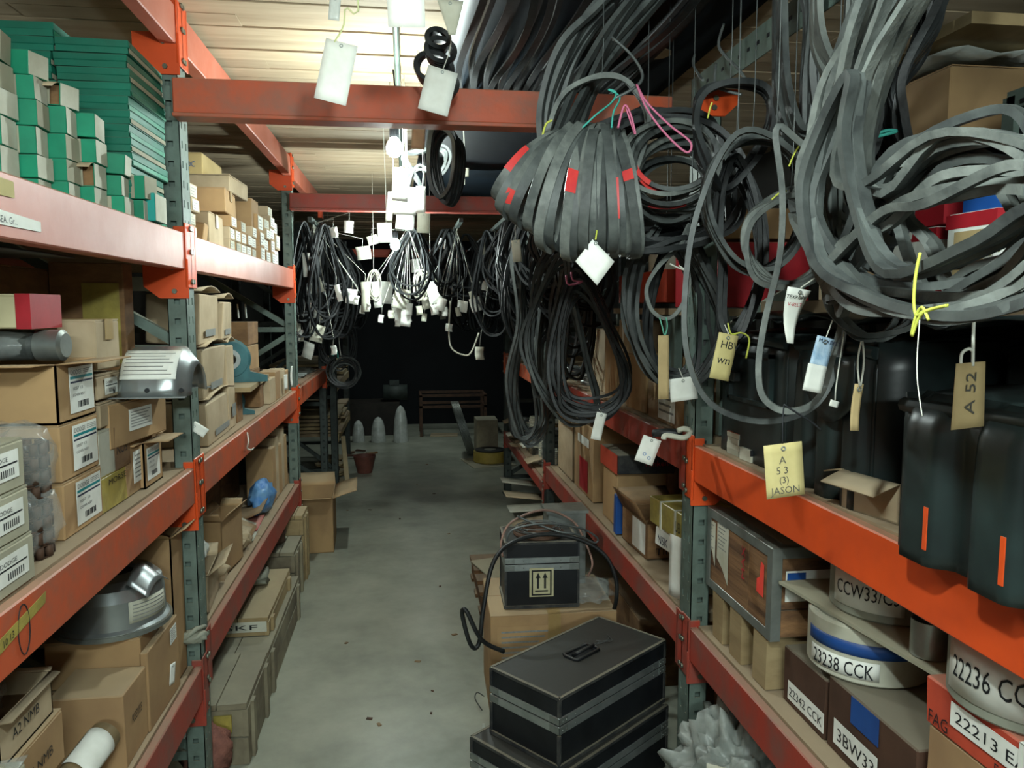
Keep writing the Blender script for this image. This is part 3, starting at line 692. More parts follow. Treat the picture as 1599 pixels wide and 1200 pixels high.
# --- middle level, near bay
ds = lambda f, u0, u1, v0, v1, k='brand', **q: (f, u0, u1, v0, v1, dict(kind=k, **q))
zz = Z2
for k, lb in enumerate(('lowest', 'middle', 'top')):
    carton('%s of the three small off-white cartons with printed labels at the left edge' % lb, -.90, -.68, 1.28, 1.475-.008*k, zz+.001, zz+.087, CARDG, rz=0, jit=.001, stickers=(ds('x+', .32, .86, .25, .82, 'small'),))
    zz += .088
zz = Z2
for k, lb in enumerate(('lowest', 'middle', 'top')):
    h = (.122, .124, .126)[k]
    carton('%s of the three tan cartons with tall striped address labels' % lb, XF-.34, XF, 1.70, 1.905-.006*k, zz+.001, zz+h, CARD, stickers=(ds('x+', .28, .93, .12, .92),), jit=.0015, open_=.12 if k == 2 else 0)
    zz += h+.001
ZT = zz
# column just right of them
LB('narrow box with black and yellow print beside the lowest striped-label carton', 160, 207, 746, 812, XF, .12, Z2+.001, mat=YELC, prints=(('x+', 'MORSE', .2, .7, .18, .6, INK),), name='printed_box')
LB('white and brown printed box in plastic wrap above the black and yellow print box', 157, 204, 675, 743, XF, .12, 1.196, mat=OFFW, stickers=(('x+', .45, .98, .02, .98, dict(mat=CARDD, text=(('NO5', .1, .35, .22, .7),))),), name='printed_box')
LB('small tan carton with little label, upper of two beside the middle striped-label carton', 158, 202, 630, 672, XF-.002, .2, 1.312, mat=CARDP, stickers=(ds('x+', .35, .8, .2, .8, 'small'),))
LB('small tan carton with little label under the taped pale carton', 152, 190, 586, 627, XF-.002, .2, 1.382, mat=CARDP, stickers=(ds('x+', .28, .8, .15, .8, 'small'),))
LB('tall pale taped carton with faint blue print above the small labelled cartons', 153, 189, 500, 583, XF, .22, 1.452, mat=CARDP, tape='x', prints=(('y-', 'GREENS', .2, .66, .13, .5, TEALI),))
# on top of the striped-label stack
t = thing('wrapped_roll', 'dark roll in plastic film with a grey end cap on the striped-label cartons', 'package', (XF-.2, 1.78, ZT+.045))
m = MB().lathe([(.0, -.16), (.046, -.158), (.05, -.14), (.05, .12), (.047, .13)], n=18, cap=False); m.v = [Vector((XF-.2+v.z, 1.79+v.x*.75, ZT+.036+v.y*.66)) for v in m.v]; obj('roll', m, RUBG, t)
m = MB().lathe([(.047, .13), (.052, .132), (.052, .18), (.04, .186), (0, .186)], n=18, cap=False); m.v = [Vector((XF-.2+v.z, 1.79+v.x*.75, ZT+.036+v.y*.66)) for v in m.v]; obj('end_cap', m, STEEL, t)
obj('plastic_film', blob((XF-.21, 1.79, ZT+.038), (.17, .055, .04), 3, .12, 5, flat=-.036), PLAS, t)
t = carton('white carton with a red end, topmost on the striped-label pile', XF-.36, XF-.05, 1.70, 1.86, ZT+.074, ZT+.145, M('cream_card', '#c9c09a', '#b5aa86', 6, .8), rz=.05, name='red_ended_carton')
obj('red_end', MB().box(.128, .1565, -.0815, .0815, -.0005, .0722), REDC, t, local=True)
# silver guard with white notice
def guard(label, c, r, ln, rz, tilt=0):
    t = thing('coupling_guard', label, 'machine guard', c, rot=(tilt, 0, rz)); n = 18
    prof = [(.62*r, -ln/2), (r, -ln/2+.035), (r, ln/2-.035), (.62*r, ln/2)]
    mb = MB()
    def fn(u, v):
        s_ = v*3; k = min(int(s_), 2); f = s_-k; rr = prof[k][0]*(1-f)+prof[k+1][0]*f; zz = prof[k][1]*(1-f)+prof[k+1][1]*f
        a = PI*(u); return (zz, -rr*math.cos(a)*1.0, rr*math.sin(a)*1.0)
    mb.grid(fn, n, 9, .003); obj('shell', mb, SILV, t, local=True)
    obj('base_flange', MB().box(-ln/2, ln/2, -r-.014, -r+.004, 0, .003).box(-ln/2, ln/2, r-.004, r+.014, 0, .003), SILV, t, local=True)
    m = MB().grid(lambda u, v: (-ln*.36+ln*.72*v, -(r+.003)*math.cos(.12*PI+.25*PI*u), (r+.003)*math.sin(.12*PI+.25*PI*u)), 8, 6, .0006); s = obj('notice_sheet', m, WHITEP, t, local=True)
    m = MB()
    for k in range(7):
        a = (.15+.029*k)*PI; m.grid(lambda u, v: (-ln*.32+ln*(.62-.06*(k % 3))*v, -(r+.0045)*math.cos(a+.005*PI*u), (r+.0045)*math.sin(a+.005*PI*u)), 1, 4, .0003)
    obj('print_lines', m, GREYI, s, local=True)
    for x in (-ln*.44, 0, ln*.44): obj('screw', MB().tube([(x, -(r)*math.cos(.05*PI), r*math.sin(.05*PI)), (x, -(r+.006)*math.cos(.05*PI), (r)*math.sin(.05*PI))], .006, 8), INK, t, local=True)
    return t
g = at(243, 575, Y=2.08)
guard('rounded silver machine guard with white printed notice beside the first upright', (g.x, 2.13, at(243, 625, Y=2.05).z+.01), .122, .185, .0, -.0)
# open flapped cartons below the silver guard
gz = at(243, 625, Y=2.05).z
carton('wide tan carton with a hanging grey flap under the silver guard', -.90, -.70, 1.98, 2.30, gz-.115, gz-.004, CARD, rz=-.12, stickers=(('x+', .3, .7, .3, .8, dict(kind='lines')),), prints=())
carton('tan carton below the wide flapped one, behind the labelled tall carton', -.93, -.72, 2.06, 2.32, Z2+.001, gz-.117, CARD, stickers=(('x+', .2, .8, .2, .8, dict(kind='lines')),))
LB('tall tan carton with a striped label and lifted lid beside the printed boxes', 228, 256, 690, 778, XF+.012, .14, Z2+.001, mat=CARD, stickers=(ds('x+', .1, .8, .15, .85),), open_=.1)
paper('blank white card poking out over the shelf edge beside the first upright', at(300, 664, X=-.665), .03, .05, roll=-.9, yaw=.5, pitch=-.5)
# plastic wrapped chains between the off-white and striped-label cartons
for k, (py, lb) in enumerate(((722, 'upper'), (838, 'lower'))):
    c = at(66, py, X=XF-.03); c.y = 1.60; z0 = (Z2+.001) if k else Z2+.122
    t = thing('roller_chain', '%s coil of oily roller chain in torn plastic film between the carton stacks' % lb, 'chain', (c.x, c.y, z0))
    mb = MB()
    for q in range(4):
        for a in range(12):
            an = a*PI/6; x, y = c.x+.05*math.cos(an)-.01, c.y+.048*math.sin(an); zq = z0+.012+q*.028
            mb.tube([(x, y, zq-.011), (x, y, zq+.011)], .0085, 6)
        for a in range(12):
            an = a*PI/6+PI/12; x, y = c.x+.05*math.cos(an)-.01, c.y+.048*math.sin(an)
            for dz in (0, .024): mb.box(x-.011, x+.011, y-.003, y+.003, z0+q*.028+dz-.001, z0+q*.028+dz+.001, rz=an+PI/2)
    obj('chain_links', mb, RUST, t)['kind'] = 'stuff'
    obj('plastic_film', blob((c.x-.008, c.y, z0+.075), (.07, .062, .075), 3, .3, 3, flat=-.07, seed=k*5), PLAS, t)
# dim goods at the back of the middle level
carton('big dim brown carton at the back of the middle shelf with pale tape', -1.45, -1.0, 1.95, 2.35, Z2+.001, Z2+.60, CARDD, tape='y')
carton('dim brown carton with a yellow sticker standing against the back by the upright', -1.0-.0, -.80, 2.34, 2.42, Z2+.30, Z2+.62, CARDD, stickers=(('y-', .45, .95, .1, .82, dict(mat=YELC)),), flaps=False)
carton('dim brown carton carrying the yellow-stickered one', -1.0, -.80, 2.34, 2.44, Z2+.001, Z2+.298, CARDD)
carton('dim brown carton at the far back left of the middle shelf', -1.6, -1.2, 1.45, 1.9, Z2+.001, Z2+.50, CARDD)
tag_(obj('dark_sheet', MB().grid(lambda u, v: (-1.55+.80*u, 1.0+.9*v, 1.695-.02*math.sin(3*u+2*v)), 10, 6, .003), RUBD), 'dark sheeting sagging under the top left shelf', 'sheet')  # dark sheet hung just below the shelf's dark underside
tag_(obj('white_board', MB().box(-1.30, -.70, 2.66, 2.67, 1.655, 1.70), OFFW), 'off-white board edge showing under the top shelf past the first upright', 'board')

# --- middle level, second bay
def tallsack(label, pa, pb, pt, z0, h, dep, lean=0, mat=CARDP):
    y0 = at(pa, 600, X=XF).y; y1 = at(pb, 600, X=XF).y; w_, d_ = dep, y1-y0
    t = thing('tall_carton', label, 'box', (XF-w_/2+.01, (y0+y1)/2, z0), rot=(0, lean, .04))
    mb = MB().box(-w_/2, w_/2, -d_/2, d_/2, 0, h, jit=.006); obj('body', mb, mat, t, local=True, bev=.004)
    obj('flap', MB().grid(lambda u, v: (-w_/2+u*w_*1.05, -d_/2-.01+v*(d_+.01), h+.003+.02*math.sin(v*PI)*u+.012*u), 4, 4, .003), mat, t, local=True)
    m = MB(); plate(m, Vector((w_/2, -d_/2, 0)), Vector((0, 1, 0)), Vector((0, 0, 1)), d_*.2, d_*.75, h*.15, h*.3, .007); obj('print_lines', m, GREYI, t, local=True)
tallsack('lowest of the tall crumpled cartons stacked just past the first upright', 312, 362, 610, Z2+.001, .155, .2, .0)
tallsack('middle tall crumpled carton with bent lid past the first upright', 310, 350, 540, Z2+.175, .17, .2, .02)
tallsack('upper tall crumpled carton standing past the first upright', 306, 340, 455, Z2+.37, .17, .17, .05)
tallsack('narrow tall carton behind the upper crumpled carton', 342, 360, 470, Z2+.37, .15, .15, .06)
tallsack('tall carton under the narrow one beside the bearing housing', 351, 364, 600, Z2+.001, .34, .12, .0)
bx = XF-.12
tag_(obj('shelf_plank', MB().box(-.96, -.68, 3.36, 4.05, Z2+.135, Z2+.155, rz=.06), WOODL), 'bare wooden plank bridging the middle shelf under the bearing housing', 'plank')
for k, (xx, yy, hh_) in enumerate(((-.80, 3.44, .133), (-.80, 3.95, .133))):
    carton('%s brown carton propping the bare wooden plank' % ('nearer', 'farther')[k], xx-.1, xx+.08, yy-.05, yy+.05, Z2+.001, Z2+hh_, CARDD, flaps=False)
def pillow(label, c, s=1, rz=0):
    t = thing('bearing_housing', label, 'bearing', c, rz)
    mb = MB().lathe([(.035*s, -.03*s), (.06*s, -.03*s), (.07*s, -.02*s), (.07*s, .02*s), (.06*s, .03*s), (.035*s, .03*s), (.035*s, -.03*s)], n=20, cap=False); mb.v = [Vector((v.x, v.z, v.y+.078*s)) for v in mb.v]
    mb.add([(x*s, y*s, z*s) for y in (-.028, .028) for x, z in ((-.12, 0), (.12, 0), (.12, .02), (.065, .035), (.06, .06), (-.06, .06), (-.065, .035), (-.12, .02))], [tuple(range(8)), tuple(range(15, 7, -1))]+[(i, (i+1) % 8, 8+(i+1) % 8, 8+i) for i in range(8)])
    obj('casting', mb, CAST, t, local=True)
    m = MB().lathe([(.02*s, -.034*s), (.034*s, -.034*s), (.034*s, .034*s), (.02*s, .034*s), (.02*s, -.034*s)], n=18, cap=False); m.v = [Vector((v.x, v.z, v.y+.078*s)) for v in m.v]; obj('inner_ring', m, STEELP, t, local=True)
pillow('blue-green cast bearing housing standing on the bare wooden plank', (-.80, 3.62, Z2+.156), 1.35, .35)
pillow('smaller blue-green bearing housing under the bare wooden plank', (-.80, 3.66, Z2+.001), .8, .3)
carton('upper brown printed carton in the second bay of the middle shelf', -.98, -.80, 4.06, 4.34, Z2+.30, Z2+.42, CARDD, flaps=False)
carton('lower brown printed carton in the second bay of the middle shelf', -.98, -.80, 4.06, 4.34, Z2+.17, Z2+.298, CARD, flaps=False)
carton('wide carton carrying the two brown printed cartons', -1.0, -.80, 4.05, 4.36, Z2+.001, Z2+.168, CARDD, flaps=False)
ys = 4.02
for k in range(4):
    h = (.13, .155, .15, .13)[k]
    carton('%s of the four small tan cartons in a row before the second upright' % ('first', 'second', 'third', 'fourth')[k], XF-.06+.005*k, XF+.03, ys, ys+.155, Z2+.001, Z2+h, CARD if k % 2 else CARDP, rz=spt(.04), flaps=k > 1, group='small tan cartons before the second upright'); ys += .162
for k, (px, py) in enumerate(((446, 585), (456, 572))):
    q = at(px, py, X=-.672); paper(('white tag taped on the tan cartons by the second upright', 'long pale tag curling over the shelf edge at the second upright')[k], q, .05 if k == 0 else .03, .085 if k == 0 else .12, yaw=1.35, curl=.05*k)
for k in range(7):
    x, y = -.78-.05*(k % 3), 4.45+.035*k-.12
    t = thing('glass_jar', 'small clear jar standing in the cluster behind the second upright, back of the middle shelf', 'jar', (x, y, Z2+.17), group='clear jars behind the second upright') if False else None
# jars on the shelf past the second upright
for k in range(8):
    x, y = -.82-.06*(k % 3)+spt(.005), 4.95+.055*k
    t = thing('glass_jar', '%s small clear jar in the cluster on the middle shelf past the second upright' % ordn(k).replace('lowest', 'nearest'), 'jar', (x, y, Z2+.001), group='clear jars past the second upright')
    obj('jar_body', MB().lathe([(.0, .001), (.022, 0), (.024, .01), (.024, .06), (.017, .07)], (x, y, Z2+.001), 12, cap=False), PLASW, t)
    obj('jar_lid', MB().lathe([(0, .071), (.019, .071), (.019, .085), (0, .086)], (x, y, Z2+.001), 12, cap=False), STEELP, t)
for k in range(3):
    z = Z2+.003+.011*k
    tag_(obj('metal_strip', MB().box(-.95, -.72, 5.5+.02*k, 6.2-.03*k, z, z+.009, rz=spt(.1)), STEEL), '%s metal strip lying on the far end of the middle left shelf' % ('lowest', 'second', 'topmost')[k], 'metal strip')
for k in range(2):
    x = at(371+12*k, 485, Y=4.6).x
    tag_(obj('hand_tool', MB().bar((x, 4.6, at(371, 475, Y=4.6).z), (x+.004, 4.6, at(371, 497, Y=4.6).z), .014, .006), WHITEP), '%s of two small pale strips hanging in the dark behind the second upright' % ('left', 'right')[k], 'strip')

# --- bottom level, near bay
carton('tan carton under the large silver housing on the bottom left shelf', -.95, -.715, 2.07, 2.31, .60, .73, CARD, rz=.03, prints=(('x+', 'REEVES', .25, .4, .26, .5, INK),))
carton('low dim carton under the one carrying the silver housing', -.97, -.72, 2.06, 2.32, ZN+.001, .598, CARDD, flaps=False)
def bell(label, c, s=1, rz=0):
    t = thing('bell_housing', label, 'machine guard', c, rz); n = 32
    prof = [(.155, 0), (.158, .012), (.149, .02), (.147, .10), (.14, .135), (.118, .155), (.07, .163), (.066, .15)]
    obj('shell', MB().lathe([(a*s, b*s) for a, b in prof], n=n, cap=False), SILV, t, local=True)
    obj('rim', MB().lathe([(.150*s, -.003*s), (.166*s, -.003*s), (.166*s, .010*s), (.150*s, .010*s), (.15*s, -.003*s)], n=n, cap=False), STEEL, t, local=True)
    obj('dark_opening', MB().lathe([(0, .148*s), (.066*s, .148*s), (.066*s, .151*s), (0, .151*s)], n=20, cap=False), INK, t, local=True)
    m = MB().grid(lambda u, v: (.1505*s*math.cos(-.85+.95*u), .1505*s*math.sin(-.85+.95*u), (.035+.065*v)*s), 10, 2, .0005); sh = obj('notice_sheet', m, OFFW, t, local=True)
    m = MB()
    for k in range(5): m.grid(lambda u, v: (.1518*s*math.cos(-.78+.8*u), .1518*s*math.sin(-.78+.8*u), (.043+.011*k+.003*v)*s), 8, 1, .0003)
    obj('print_lines', m, GREYI, sh, local=True)
    m = MB().grid(lambda u, v: ((.10+.060*v)*s, (-.12+.15*u)*s, (.158+.040*math.sin(u*PI)*(1-.3*v)-.04*v)*s), 8, 5, .002); obj('deflector_lip', m, SILV, t, local=True)
bell('large silver bell-shaped housing with a notice on the bottom left shelf', (-.815, 2.19, .735), .90, -.1)
carton('tall tan carton with a torn corner behind the silver housing by the first upright', -.94, -.70, 2.335, 2.45, ZN, .92, CARD, open_=.5)
carton('large tan carton leaning at the front of the bottom left shelf by the upright', -.87, -.695, 1.90, 2.30-.24, ZN+.001, .66, CARD, rz=-.0, flaps=False, prints=(('x+', 'REEVES', .25, .5, .12, .45, INK),))
t = carton('wide tan carton flank with a small sticker behind the leaning carton', -.715+.003, -.69, 2.065, 2.33, ZN+.001, .69, CARD, flaps=False, stickers=(('x+', .7, .92, .72, .93, dict(kind='lines')),))
carton('upper open carton with a plastic bag in it on the bottom left shelf', -1.0, -.775, 1.50, 1.72, .722, .815, CARDP, open_=.05, prints=(('x+', 'A2 NMB', .2, .4, .25, .5, INK),))
tag_(obj('plastic_bag', blob((-.9, 1.60, .82), (.085, .085, .035), 3, .35, 3), PLAS), 'clear crumpled plastic bag in the upper open carton of the bottom left shelf', 'bag')
carton('lower carton under the open one on the bottom left shelf', -.99, -.765, 1.5, 1.74, .605, .720, CARD, prints=(('x+', 'A2 NMB', .25, .4, .2, .5, INK),))
carton('brown carton at the very bottom of that pile on the bottom left shelf', -1.0, -.80, 1.5, 1.76, ZN+.001, .603, CARD, flaps=False)
t = carton('grey dusty carton in plastic film at the lower left corner of the picture', -.93, -.71, 1.27, 1.46, .672, .76, CARDG, rz=.06)
obj('plastic_film', MB().grid(lambda u, v: (-.115+.23*u, -.10+.20*v, .090+.006*math.sin(9*u+5*v)), 6, 6, .001), PLAS, t, local=True)
carton('carton under the grey dusty one at the lower left corner', -.93, -.73, 1.26, 1.46, ZN+.001, .67, CARDD, flaps=False)
TA, TB = Vector((-.79, 1.52, .515)), Vector((-.725, 1.86, .585))
t = thing('paper_tube', 'brown paper tube wrapped in a white sheet lying on the bottom left shelf', 'roll', (-.76, 1.62, .52))
m = MB().tube([TA, TB], .036, 18); obj('tube', m, M('dirty_brown_paper', '#8f7b57', '#6d5d42', 8, .7), t)
def fn(u, v):
    a = -.3+2.5*u; p = TA.lerp(TB, .62+.3*v); return p+Vector((.039*math.cos(a), -.012*math.cos(a), .039*math.sin(a)))
obj('white_sheet', MB().grid(fn, 12, 4, .0008), WHITEP, t)
q = at(270, 1036, X=-.68); paper('narrow white tag standing between cartons on the bottom left shelf', q, .022, .065, yaw=1.2, pitch=.1)
tag_(obj('rag_bundle', blob((XL-.02, 2.445, .57), (.045, .03, .022), 3, .4, 4).tube([(XL-.06, 2.43, .55), (XL, 2.42, .605), (XL+.012, 2.47, .59)], .008, 6), DRUMG), 'grey rag tied round the first left upright above the bottom beam', 'rag')
# --- bottom level, second bay: jumble
carton('crumpled tan carton with plastic bag on top, bottom shelf of the second bay', -.86, -.70, 2.68, 2.92, .55, .68, CARDP, rz=.1, jit=.008, open_=.6)
tag_(obj('plastic_bag', blob((-.79, 2.80, .735), (.075, .09, .05), 3, .35, 2.5, seed=4), PLASW), 'milky plastic bag on the crumpled carton just past the first upright', 'bag')
for k, (y, z, s) in enumerate(((2.72, .595, .05), (2.98, .60, .06), (3.42, .59, .05))):
    tag_(obj('crumpled_bag', blob((-.735, y, z), (.045, s, s*.8), 3, .5, 2.2, flat=-s*.8+.003, seed=9+k), CARDP), '%s crumpled paper wrapping lying along the bottom left shelf edge' % ('nearest', 'middle', 'farthest')[k], 'paper')
carton('tall tan carton with torn top behind the milky bag', -.80, -.71, 3.05, 3.3, .55, .77, CARD, rz=-.1, open_=.9)
for k in range(5):
    y0 = 3.32+.1*k
    tag_(obj('bent_sheet', MB().grid(lambda u, v: (-.92+.22*u, y0+.2*v, .553+.02*k+.05*math.sin(u*2.2+k)+.02*v), 5, 4, .003), [CARDP, CARD, OFFW, REDC, CARDD][k]), '%s sheet in the jumble of bent card on the bottom left shelf' % ('tan', 'brown', 'whitish', 'red', 'dark')[k], 'sheet')
t = thing('blue_bag', 'blue and white plastic bag on the bottom left shelf near the second upright', 'bag', (-.74, 4.0, .56)); obj('bag_body', blob((-.75, 4.02, .63), (.06, .16, .08), 3, .35, 2.5, flat=-.078, seed=3), M('pale_blue_plastic', '#7fa6c4', '#2f6fb5', 9, .4, bump=.4), t)
for k in range(5):
    carton('%s tan carton standing along the bottom shelf before the second upright' % ordn(k).replace('lowest', 'nearest'), -.86, -.72, 4.2+.1*k, 4.29+.1*k, .55, .55+(.3, .34, .28, .36, .3)[k], CARDP if k % 2 else CARD, flaps=False, group='tan cartons standing before the second upright')
for k in range(4):
    carton('dim carton %s at the back of the bottom shelf, second bay' % ('nearest', 'second', 'third', 'farthest')[k], -1.3, -.95, 2.7+.45*k, 3.1+.45*k, .55, .75+.06*(k % 2), CARDD, flaps=False, group='dim cartons at the back of the bottom shelf')
string_('short white string dangling from the middle left beam of the second bay', [at(386, 676, X=-.655), at(388, 690, X=-.64), at(386, 700, X=-.65), at(392, 703, X=-.64), at(396, 700, X=-.65)], .003, TWW, name='string')
# --- floor level, left: wooden crates
def crate(label, x0, x1, y0, y1, z0, z1, mat=WOODG, nb=3, group=None, text=None):
    t = thing('wooden_crate', label, 'crate', ((x0+x1)/2, (y0+y1)/2, z0), group=group); w_, d_, h_ = x1-x0, y1-y0, z1-z0; th = .018
    hb = (h_-.02)/nb
    for k in range(nb):
        a, b = .001+k*hb, (k+1)*hb-.004
        obj('side_board', MB().box(w_/2-th, w_/2, -d_/2, d_/2, a, b, jit=.0015), mat, t, local=True)
        obj('side_board', MB().box(-w_/2, -w_/2+th, -d_/2, d_/2, a, b, jit=.0015), mat, t, local=True)
        obj('end_board', MB().box(-w_/2+th, w_/2-th, -d_/2, -d_/2+th, a, b, jit=.0015), mat, t, local=True)
        obj('end_board', MB().box(-w_/2+th, w_/2-th, d_/2-th, d_/2, a, b, jit=.0015), mat, t, local=True)
    for k in range(3):
        a = -w_/2+w_*k/3; obj('lid_board', MB().box(a+.002, a+w_/3-.002, -d_/2-.004, d_/2+.004, h_-.02, h_, jit=.001), mat, t, local=True)
    for yy in (-d_/2+.05, d_/2-.09): obj('batten', MB().box(w_/2, w_/2+.012, yy, yy+.04, 0, h_-.021), mat, t, local=True)
    if text:
        m = MB(); plate(m, Vector((-w_/2, -d_/2, 0)), Vector((1, 0, 0)), Vector((0, 0, 1)), w_*.45, w_*.98, h_*.25, h_*.8, .004); s = obj('label_sheet', m, OFFW, t, local=True)
        m = MB(); letter_mb(m, text, Vector((-w_/2+w_*.52, -d_/2-.006, h_*.38)), (1, 0, 0), (0, 0, 1), h_*.28, w_*.36); obj('lettering', m, INK, s, local=True)
crate('nearest low wooden crate with a yellow label on the floor under the bottom left beam', -.88, -.567, 2.66, 3.06, .001, .228, WOODG, 2)
obj('yellow_label', MB().box(-.68, -.62, 2.648, 2.656, .13, .19), YELC, C.objects[-1].parent)
tag_(obj('rope_heap', blob((-.70, 2.60, .10), (.09, .05, .10), 3, .4, 5, flat=-.098), M('dull_red_rope', '#8c5c50', '#6e4840', 30, .9, bump=.6)), 'dull pinkish rope heap on the floor by the first left upright', 'rope')
crate('grey-green wooden crate behind the nearest low crate on the floor', -.98, -.575, 3.12, 4.02, .001, .20, WOODG, 2)
crate('flat crate with blue lettered label standing on the grey-green crate', -.98, -.60, 3.28, 3.90, .203, .285, WOODL, 1, text='SKF')
t = tag_(obj('rag_heap', blob((-.80, 3.70, .33), (.13, .16, .045), 3, .45, 3, flat=-.043), DRUMG), 'dusty torn wrapping heaped on the flat lettered crate', 'paper')
crate('upright wooden box holding papers on the floor before the second upright', -.84, -.61, 4.12, 4.42, .001, .30, WOODG, 3)
tag_(obj('sack', blob((-.75, 4.25, .37), (.08, .1, .07), 3, .35, 3, flat=-.067), RUST), 'brown rusty lump on the upright wooden box', 'sack')
crate('narrow green-edged box on the floor against the second left upright', -.75, -.61, 4.48, 4.70, .001, .40, WOODL, 4)
# carton on the floor past the second upright
t = carton('open brown carton on the floor at the left aisle edge past the second upright', -.86, -.50, 5.02, 5.45, .001, .36, CARD, rz=.05, open_=.35)
tag_(obj('card_sheet', MB().box(-.84, -.54, 5.05, 5.34, .215, .222, rz=.05), OFFW), 'white card lying inside the open brown floor carton', 'card')

# ================================================================== RIGHT RACK GOODS
XG = .88
R2, R1 = 1.208, .664
# --- black moulded plastic panels on the middle shelf
def ribbed(label, y0, y1, x0, z0, z1, depth, ribs=5, lip=True, slots=(), lean=0, out=.03):
    """hollow moulded guard: ribbed front towards the aisle, rounded top lip"""
    t = thing('moulded_guard', label, 'plastic part', (x0, (y0+y1)/2, z0), rot=(0, lean, 0))
    W_, H_ = y1-y0, z1-z0; n = ribs*16
    def rib(u): return out*min(1, max(0, 2.6*(.5-.5*math.cos(2*PI*u*ribs))-.5))
    def fn(u, v):
        x = -rib(u)*(1-.5*v**6)*1.0; z = H_*v
        if v > .86: x += (v-.86)/.14*.03*(v-.86)/.14*1.2
        return (x, -W_/2+W_*u, z)
    mb = MB(); mb.grid(fn, n, 12, .006)
    mb.grid(lambda u, v: (.036+depth*v-.0, -W_/2+W_*u, H_-.004+.012*math.sin(PI*v)), 8, 4, .006)
    for s in (0, 1): mb.grid(lambda u, v: (depth*u, -W_/2+W_*s, H_*v), 4, 6, .006)
    mb.grid(lambda u, v: (depth, -W_/2+W_*u, H_*v), 2, 2, .006)
    obj('shell', mb, BLKP, t, local=True)
    if lip: obj('top_lip', MB().tube([(-.004, -W_/2, H_-.02), (-.006, 0, H_-.012), (-.004, W_/2, H_-.02)], .012, 8), BLKP, t, local=True)
    for k, u in enumerate(slots):
        yy = -W_/2+W_*u; obj('orange_marker', MB().box(-out-.0035, -out-.001, yy-.004, yy+.004, H_*.10, H_*.36), ORANGEB, t, local=True)
    return t
ribbed('front black ribbed plastic guard hanging over the bright orange beam at the right edge', .53, 1.135, .80, R2+.004, 1.465, .30, 4, slots=(.58, .83), out=.030)
ribbed('second black ribbed plastic guard behind the front one on the middle right shelf', .9, 1.30, 1.12, R2+.001, 1.54, .25, 4, out=.024)
t = ribbed('black plastic guard with a curved handle plate in the middle of the middle right shelf', 1.33, 1.62, .875, R2+.001, 1.535, .34, 3, out=.022)
m = MB().grid(lambda u, v: (-.03-.006*math.sin(PI*u), -.12+.2*u, .30-(.03+.10*(.5+.5*math.sin(PI*(.1+1.2*u)))**1.0)*v-.02*u), 12, 5, .006); obj('handle_plate', m, BLKP, t, local=True)
t = ribbed('black plastic case with a recessed panel at the left end of the middle right shelf', 1.66, 2.02, .87, R2+.001, 1.535, .34, 1, out=.004)
m = MB()
for a in ((-.12, .12, .27, .28), (-.12, .12, .15, .16), (-.12, -.11, .15, .28), (.11, .12, .15, .28)): m.box(-.016, -.004, *a)
obj('recess_rim', m, BLKP, t, local=True)
obj('grey_handle', MB().box(-.030, -.010, .05, .15, .20, .225), M('dark_grey_plastic', '#2d3334', None, 9, .5), t, local=True, bev=.003)
for k in range(5):
    y = .75+.28*k
    t = thing('moulded_guard', '%s black plastic guard lying flat across the tops of the upright guards' % ('nearest', 'second', 'third', 'fourth', 'farthest')[k], 'plastic part', (1.1, y, 1.545))
    obj('shell', MB().grid(lambda u, v: (-.22+.44*u, -.13+.26*v, .02+.02*math.sin(PI*v)+.012*math.sin(PI*u)), 8, 8, .005), BLKP, t, local=True)
for k in range(9):
    y = .85+.14*k
    tag_(obj('bracket', MB().box(1.42, 1.45, y, y+.045, 1.60, 1.68).box(1.42, 1.52, y, y+.045, 1.60, 1.606), STEEL if k % 3 else OFFW), '%s small metal bracket in the row behind the black guards' % ['nearest', 'second', 'third', 'fourth', 'fifth', 'sixth', 'seventh', 'eighth', 'ninth'][k], 'bracket', 'metal brackets behind the black guards')
tag_(obj('bracket_board', MB().box(1.39, 1.6, .75, 2.05, R2+.003, 1.598), RUBD), 'black board block carrying the row of metal brackets on the right shelf', 'board')
# small boxes on the deck
z = R2+.001
for k in range(4):
    t = thing('small_orange_box', '%s of four small white and orange boxes stacked beside the black case' % ('lowest', 'second', 'third', 'topmost')[k], 'box', (.905, 1.93, z), spt(.06), 'small white and orange boxes')
    obj('body', MB().box(-.045, .045, -.035, .035, 0, .0135, jit=.0006), OFFW, t, local=True)
    obj('lid', MB().box(-.045, .045, -.035, .035, .0137, .0148), REDO if k == 3 else OFFW, t, local=True); z += .0152
t = thing('small_black_box', 'small white box with black band and yellow dot before the orange-topped stack', 'box', (.895, 1.845, R2+.001), .05)
obj('body', MB().box(-.04, .04, -.03, .03, 0, .032), OFFW, t, local=True, bev=.001); obj('black_band', MB().box(-.0405, .0405, -.0312, -.029, .017, .0325), INK, t, local=True)
obj('yellow_dot', MB().tube([(-.022, -.030, .009), (-.022, -.0315, .009)], .006, 10), YPAINT, t, local=True)
m = MB(); letter_mb(m, 'ENGINEERED', (-.03, -.0315, .025), (1, 0, 0), (0, 0, 1), .003, .06); letter_mb(m, 'TOUGH', (-.03, -.0315, .019), (1, 0, 0), (0, 0, 1), .003, .04); obj('lettering', m, WHITEP, t, local=True)
tag_(obj('steel_cup', MB().lathe([(.0, .001), (.022, .001), (.024, .04), (.022, .04), (.02, .006)], (.90, 1.70, R2), 16, cap=False), STEELP), 'tiny shiny metal cup behind the yellow sign tag on the right shelf', 'cup')
carton('torn open tan carton on the orange beam deck beside the front black guard', .86, .99, 1.26, 1.40, R2+.001, R2+.075, CARDP, rz=.2, open_=-.25, prints=())
